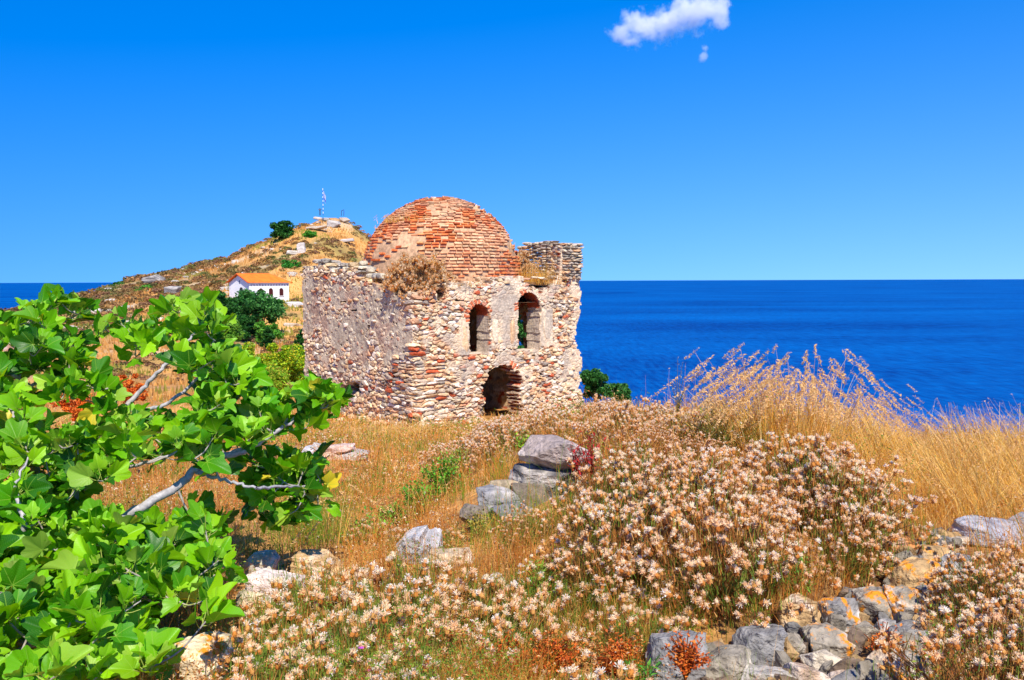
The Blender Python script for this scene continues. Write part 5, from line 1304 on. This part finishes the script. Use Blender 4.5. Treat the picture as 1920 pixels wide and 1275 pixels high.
def fig_tree():
    rg = np.random.default_rng(91)
    base = ground_at(70, 1120); root = empty('fig_tree', base, label='leafy green fig tree filling the left side', cat='tree')
    A = lambda *p: [at(*q) - base for q in p]
    LIM = [
     ('trunk', A((60, 1130, 5.0), (105, 1010, 5.1), (140, 945, 5.2), (165, 880, 5.3)), .05, .03),
     ('branch', A((165, 880, 5.3), (190, 820, 5.4), (228, 772, 5.45)), .03, .021),
     ('branch', A((228, 772, 5.45), (262, 733, 5.5), (300, 695, 5.5), (322, 668, 5.55)), .0165, .011),
     ('branch', A((228, 772, 5.45), (290, 765, 5.4), (335, 742, 5.4), (380, 700, 5.4)), .014, .009),
     ('branch', A((222, 780, 5.4), (212, 735, 5.35), (208, 690, 5.35)), .012, .004),
     ('branch', A((105, 1010, 5.1), (75, 900, 5.4), (40, 820, 5.6), (20, 740, 5.8), (70, 650, 6.0)), .032, .012),
     ('branch', A((90, 1060, 5.0), (180, 1000, 4.9), (255, 958, 4.85), (330, 912, 4.95), (368, 880, 5.0), (402, 858, 5.05)), .03, .02),
     ('branch', A((402, 858, 5.05), (450, 850, 5.1), (500, 822, 5.2), (560, 780, 5.3), (610, 755, 5.35)), .018, .008),
     ('branch', A((402, 858, 5.05), (470, 835, 5.15), (530, 800, 5.3), (540, 770, 5.4)), .013, .007),
     ('branch', A((368, 885, 5.0), (395, 893, 4.9), (440, 905, 4.85), (480, 915, 4.8)), .013, .007),
     ('branch', A((165, 885, 5.3), (230, 878, 5.1), (300, 860, 5.0), (350, 840, 5.0)), .014, .006),
     ('branch', A((60, 1130, 5.0), (-60, 1000, 5.0), (-120, 850, 5.2), (-150, 700, 5.5)), .035, .014),
     ('branch', A((60, 1130, 5.0), (30, 1060, 4.5), (45, 985, 4.35), (30, 920, 4.5), (55, 850, 4.7)), .024, .004),
     ('branch', A((60, 1130, 5.0), (120, 1150, 4.3), (165, 1125, 4.2), (215, 1085, 4.2), (260, 1050, 4.2)), .024, .01),
     ('branch', A((120, 1150, 4.3), (200, 1122, 4.1), (260, 1118, 4.05), (305, 1108, 4.0)), .018, .01),
     ('branch', A((60, 1130, 5.0), (20, 1180, 4.0), (60, 1210, 3.7), (120, 1190, 3.6)), .02, .009),
     ('branch', A((480, 915, 4.8), (530, 912, 5.1), (570, 912, 5.4), (600, 900, 5.5)), .009, .005),
     ('branch', A((-120, 850, 5.2), (0, 705, 5.6), (60, 722, 5.7), (110, 700, 5.8)), .018, .009),
     ('branch', A((322, 668, 5.55), (350, 640, 5.6), (380, 610, 5.7)), .011, .006)]
    nodes = []
    for nm, P, r0, r1 in LIM:
        p = curve(P, 7, .004, rg); v, f = tube(p, np.linspace(r0, r1, len(p)), 9)
        c = srgb(168, 164, 166) * (.85 + .25 * rg.random((len(v), 1))); build(nm, v, f, M_bark, root, c, smooth=True)
        nodes += [(q, r_) for q, r_ in zip(p, np.linspace(r0, r1, len(p)))]
    NP = [n[0] for n in nodes]; NRd = [n[1] for n in nodes]
    # leaf rosettes through the crown's volume
    OUT = [(-160, 640), (-60, 600), (20, 612), (55, 570), (85, 545), (135, 545), (160, 590), (235, 592), (300, 590), (345, 568), (405, 575), (425, 600), (410, 640), (470, 690), (500, 730), (560, 745), (590, 722), (638, 742), (640, 780), (600, 820), (560, 840),
           (590, 865), (615, 895), (600, 950), (555, 980), (520, 985), (450, 1010), (450, 1070), (440, 1150), (370, 1170), (330, 1225), (270, 1290), (-160, 1330)]
    HOLES = [([(215, 870), (470, 870), (440, 940), (300, 1000), (180, 970)], .06), ([(195, 680), (345, 660), (375, 775), (220, 790)], .15), ([(440, 960), (560, 930), (520, 990), (460, 1000)], .5), ([(90, 730), (150, 730), (150, 800), (90, 800)], .4), ([(470, 810), (560, 810), (560, 850), (430, 870)], .3), ([(180, 1040), (260, 1040), (270, 1110), (190, 1120)], .4), ([(230,1130),(330,1130),(400,1180),(320,1240),(230,1230)], .3)]
    tips = []; tries = 0
    while len(tips) < 500 and tries < 20000:
        tries += 1
        px, py = rg.uniform(-150, 660), rg.uniform(540, 1320)
        if not inpoly(px, py, OUT): continue
        bad = False
        for h, pr in HOLES + [([(60, 620), (200, 600), (330, 620), (420, 700), (100, 700)], .75), ([(440, 740), (600, 770), (560, 860), (420, 800)], .6)]:
            if inpoly(px, py, h) and rg.random() > pr: bad = True
        if bad: continue
        if rg.random() > .5 + .5 * ss(560, 760, py): pass
        dpt = np.interp(py, [540, 700, 850, 1000, 1150, 1300], [6.0, 5.6, 5.1, 4.6, 4.0, 3.5]) + rg.uniform(-.45, .55) * (1 if px < 450 else .5)
        if px > 430 and py > 840: dpt += .55
        p = at(px, py, dpt)
        if p[2] < H(p[0], p[1]) + .12: continue
        tt = np.linspace(0, 3, 40)[:, None]; sh = p - np.array(sdir) * tt; hit = np.argmax(sh[:, 2] < H(sh[:, 0], sh[:, 1])); sx, sy = project(sh[hit])
        if inpoly(sx, sy, [(455, 1020), (660, 1020), (660, 1150), (435, 1150)]) and py > 850 and rg.random() < .93: continue
        if inpoly(sx, sy, [(320, 1190), (470, 1190), (470, 1300), (320, 1300)]) and rg.random() < .5: continue
        mind = min([np.linalg.norm(p - q) for q in tips] or [9])
        if mind < .085: continue
        tips.append(p)
    ex = 0
    while ex < 30:
        px, py = rg.uniform(470, 635), rg.uniform(855, 985)
        if not inpoly(px, py, OUT): continue
        p = at(px, py, 5.45 + rg.uniform(-.15, .3))
        if p[2] > H(p[0], p[1]) + .12 and min(np.linalg.norm(p - q) for q in tips) > .06: tips.append(p); ex += 1
    tips = [t - base for t in tips]
    tips.sort(key=lambda t: min(np.linalg.norm(np.array(NP) - t, axis=1)))
    tw = Acc(); LV = []; dirs = []
    for tp in tips:
        D = np.linalg.norm(np.array(NP) - tp, axis=1); j = int(np.argmin(D + np.random.default_rng(1).random(len(D)) * .02)); p0 = NP[j]; r0 = min(NRd[j] * .8, .008)
        mid = (p0 + tp) / 2 + [0, 0, -.12 * D[j]] + rg.normal(0, .03 * D[j] + .001, 3)
        p = curve([p0, mid, tp], 5); rr = np.linspace(max(r0, .0045), .0035, len(p)); v, f = tube(p, rr, 6); tw.add(v, f, srgb(160, 152, 145) * rg.uniform(.8, 1.1))
        for q, r_ in zip(p[2::2], rr[2::2]): NP.append(q); NRd.append(r_)
        dirs.append((p[-1] - p[-3]) / (np.linalg.norm(p[-1] - p[-3]) + 1e-9))
    tw.build('twigs', M_bark, root, smooth=True)
    var = [fig_leaf(i, s_) for i, s_ in enumerate([.5, .7, .85, .6, .1, .75, .3, .9])]
    Vs, Fs, Cs, Us = [], [], [], []; nn = 0; pt = Acc(); cnt = 0
    pal_ = [srgb(104, 176, 4), srgb(72, 150, 4), srgb(144, 204, 8), srgb(40, 106, 10), srgb(122, 190, 4)]
    for tp, dr in zip(tips, dirs):
        nl = rg.integers(6, 10); a0 = rg.uniform(0, 6.28)
        for k in range(nl):
            a = a0 + k * 2.399; el = rg.uniform(-.15, .95) if k > 1 else rg.uniform(.9, 1.35)
            o = np.array([math.cos(a) * math.cos(el), math.sin(a) * math.cos(el), math.sin(el)]) + dr * .35
            o /= np.linalg.norm(o)
            st_ = tp - dr * rg.uniform(0, .1); pl_ = rg.uniform(.04, .09); jn = st_ + o * pl_
            v, f = tube(curve([st_, (st_ + jn) / 2 + [0, 0, -.005], jn], 2), .0019, 4); pt.add(v, f, srgb(176, 190, 90))
            lob = np.array([0, 0, .6]) + rg.normal(0, .7, 3) + np.array(sdir) * .4      # blade normal: towards the light
            xd = o * .9 + np.array([0, 0, rg.uniform(-.4, .6)]) + rg.normal(0, .2, 3); xd /= np.linalg.norm(xd)
            yd = np.cross(lob, xd); yd /= np.linalg.norm(yd); zd = np.cross(xd, yd)
            young = k <= 1; sz = rg.uniform(.040, .088) * (.6 if young else 1)
            V, F, U = var[rg.integers(8)]
            Vw = (V * sz) @ np.stack([xd, yd, zd], 0) + jn
            c = pal_[rg.integers(5)] * rg.uniform(.8, 1.15); 
            if young: c = c * .6 + srgb(150, 200, 50) * .5
            if rg.random() < .10: c = c * .5 + srgb(176, 200, 84) * .5
            if rg.random() < .012: c = srgb(220, 200, 50)
            Vs.append(Vw); Fs.append(F + nn); Cs.append(np.tile(c, (len(V), 1))); Us.append(U); nn += len(V); cnt += 1
    print('fig leaves', cnt, nn)
    build('crown', np.concatenate(Vs), np.concatenate(Fs), leaf_material(), root, np.concatenate(Cs), smooth=True, vec=np.concatenate(Us))
    pt.build('petioles', M_green, root)
fig_tree()
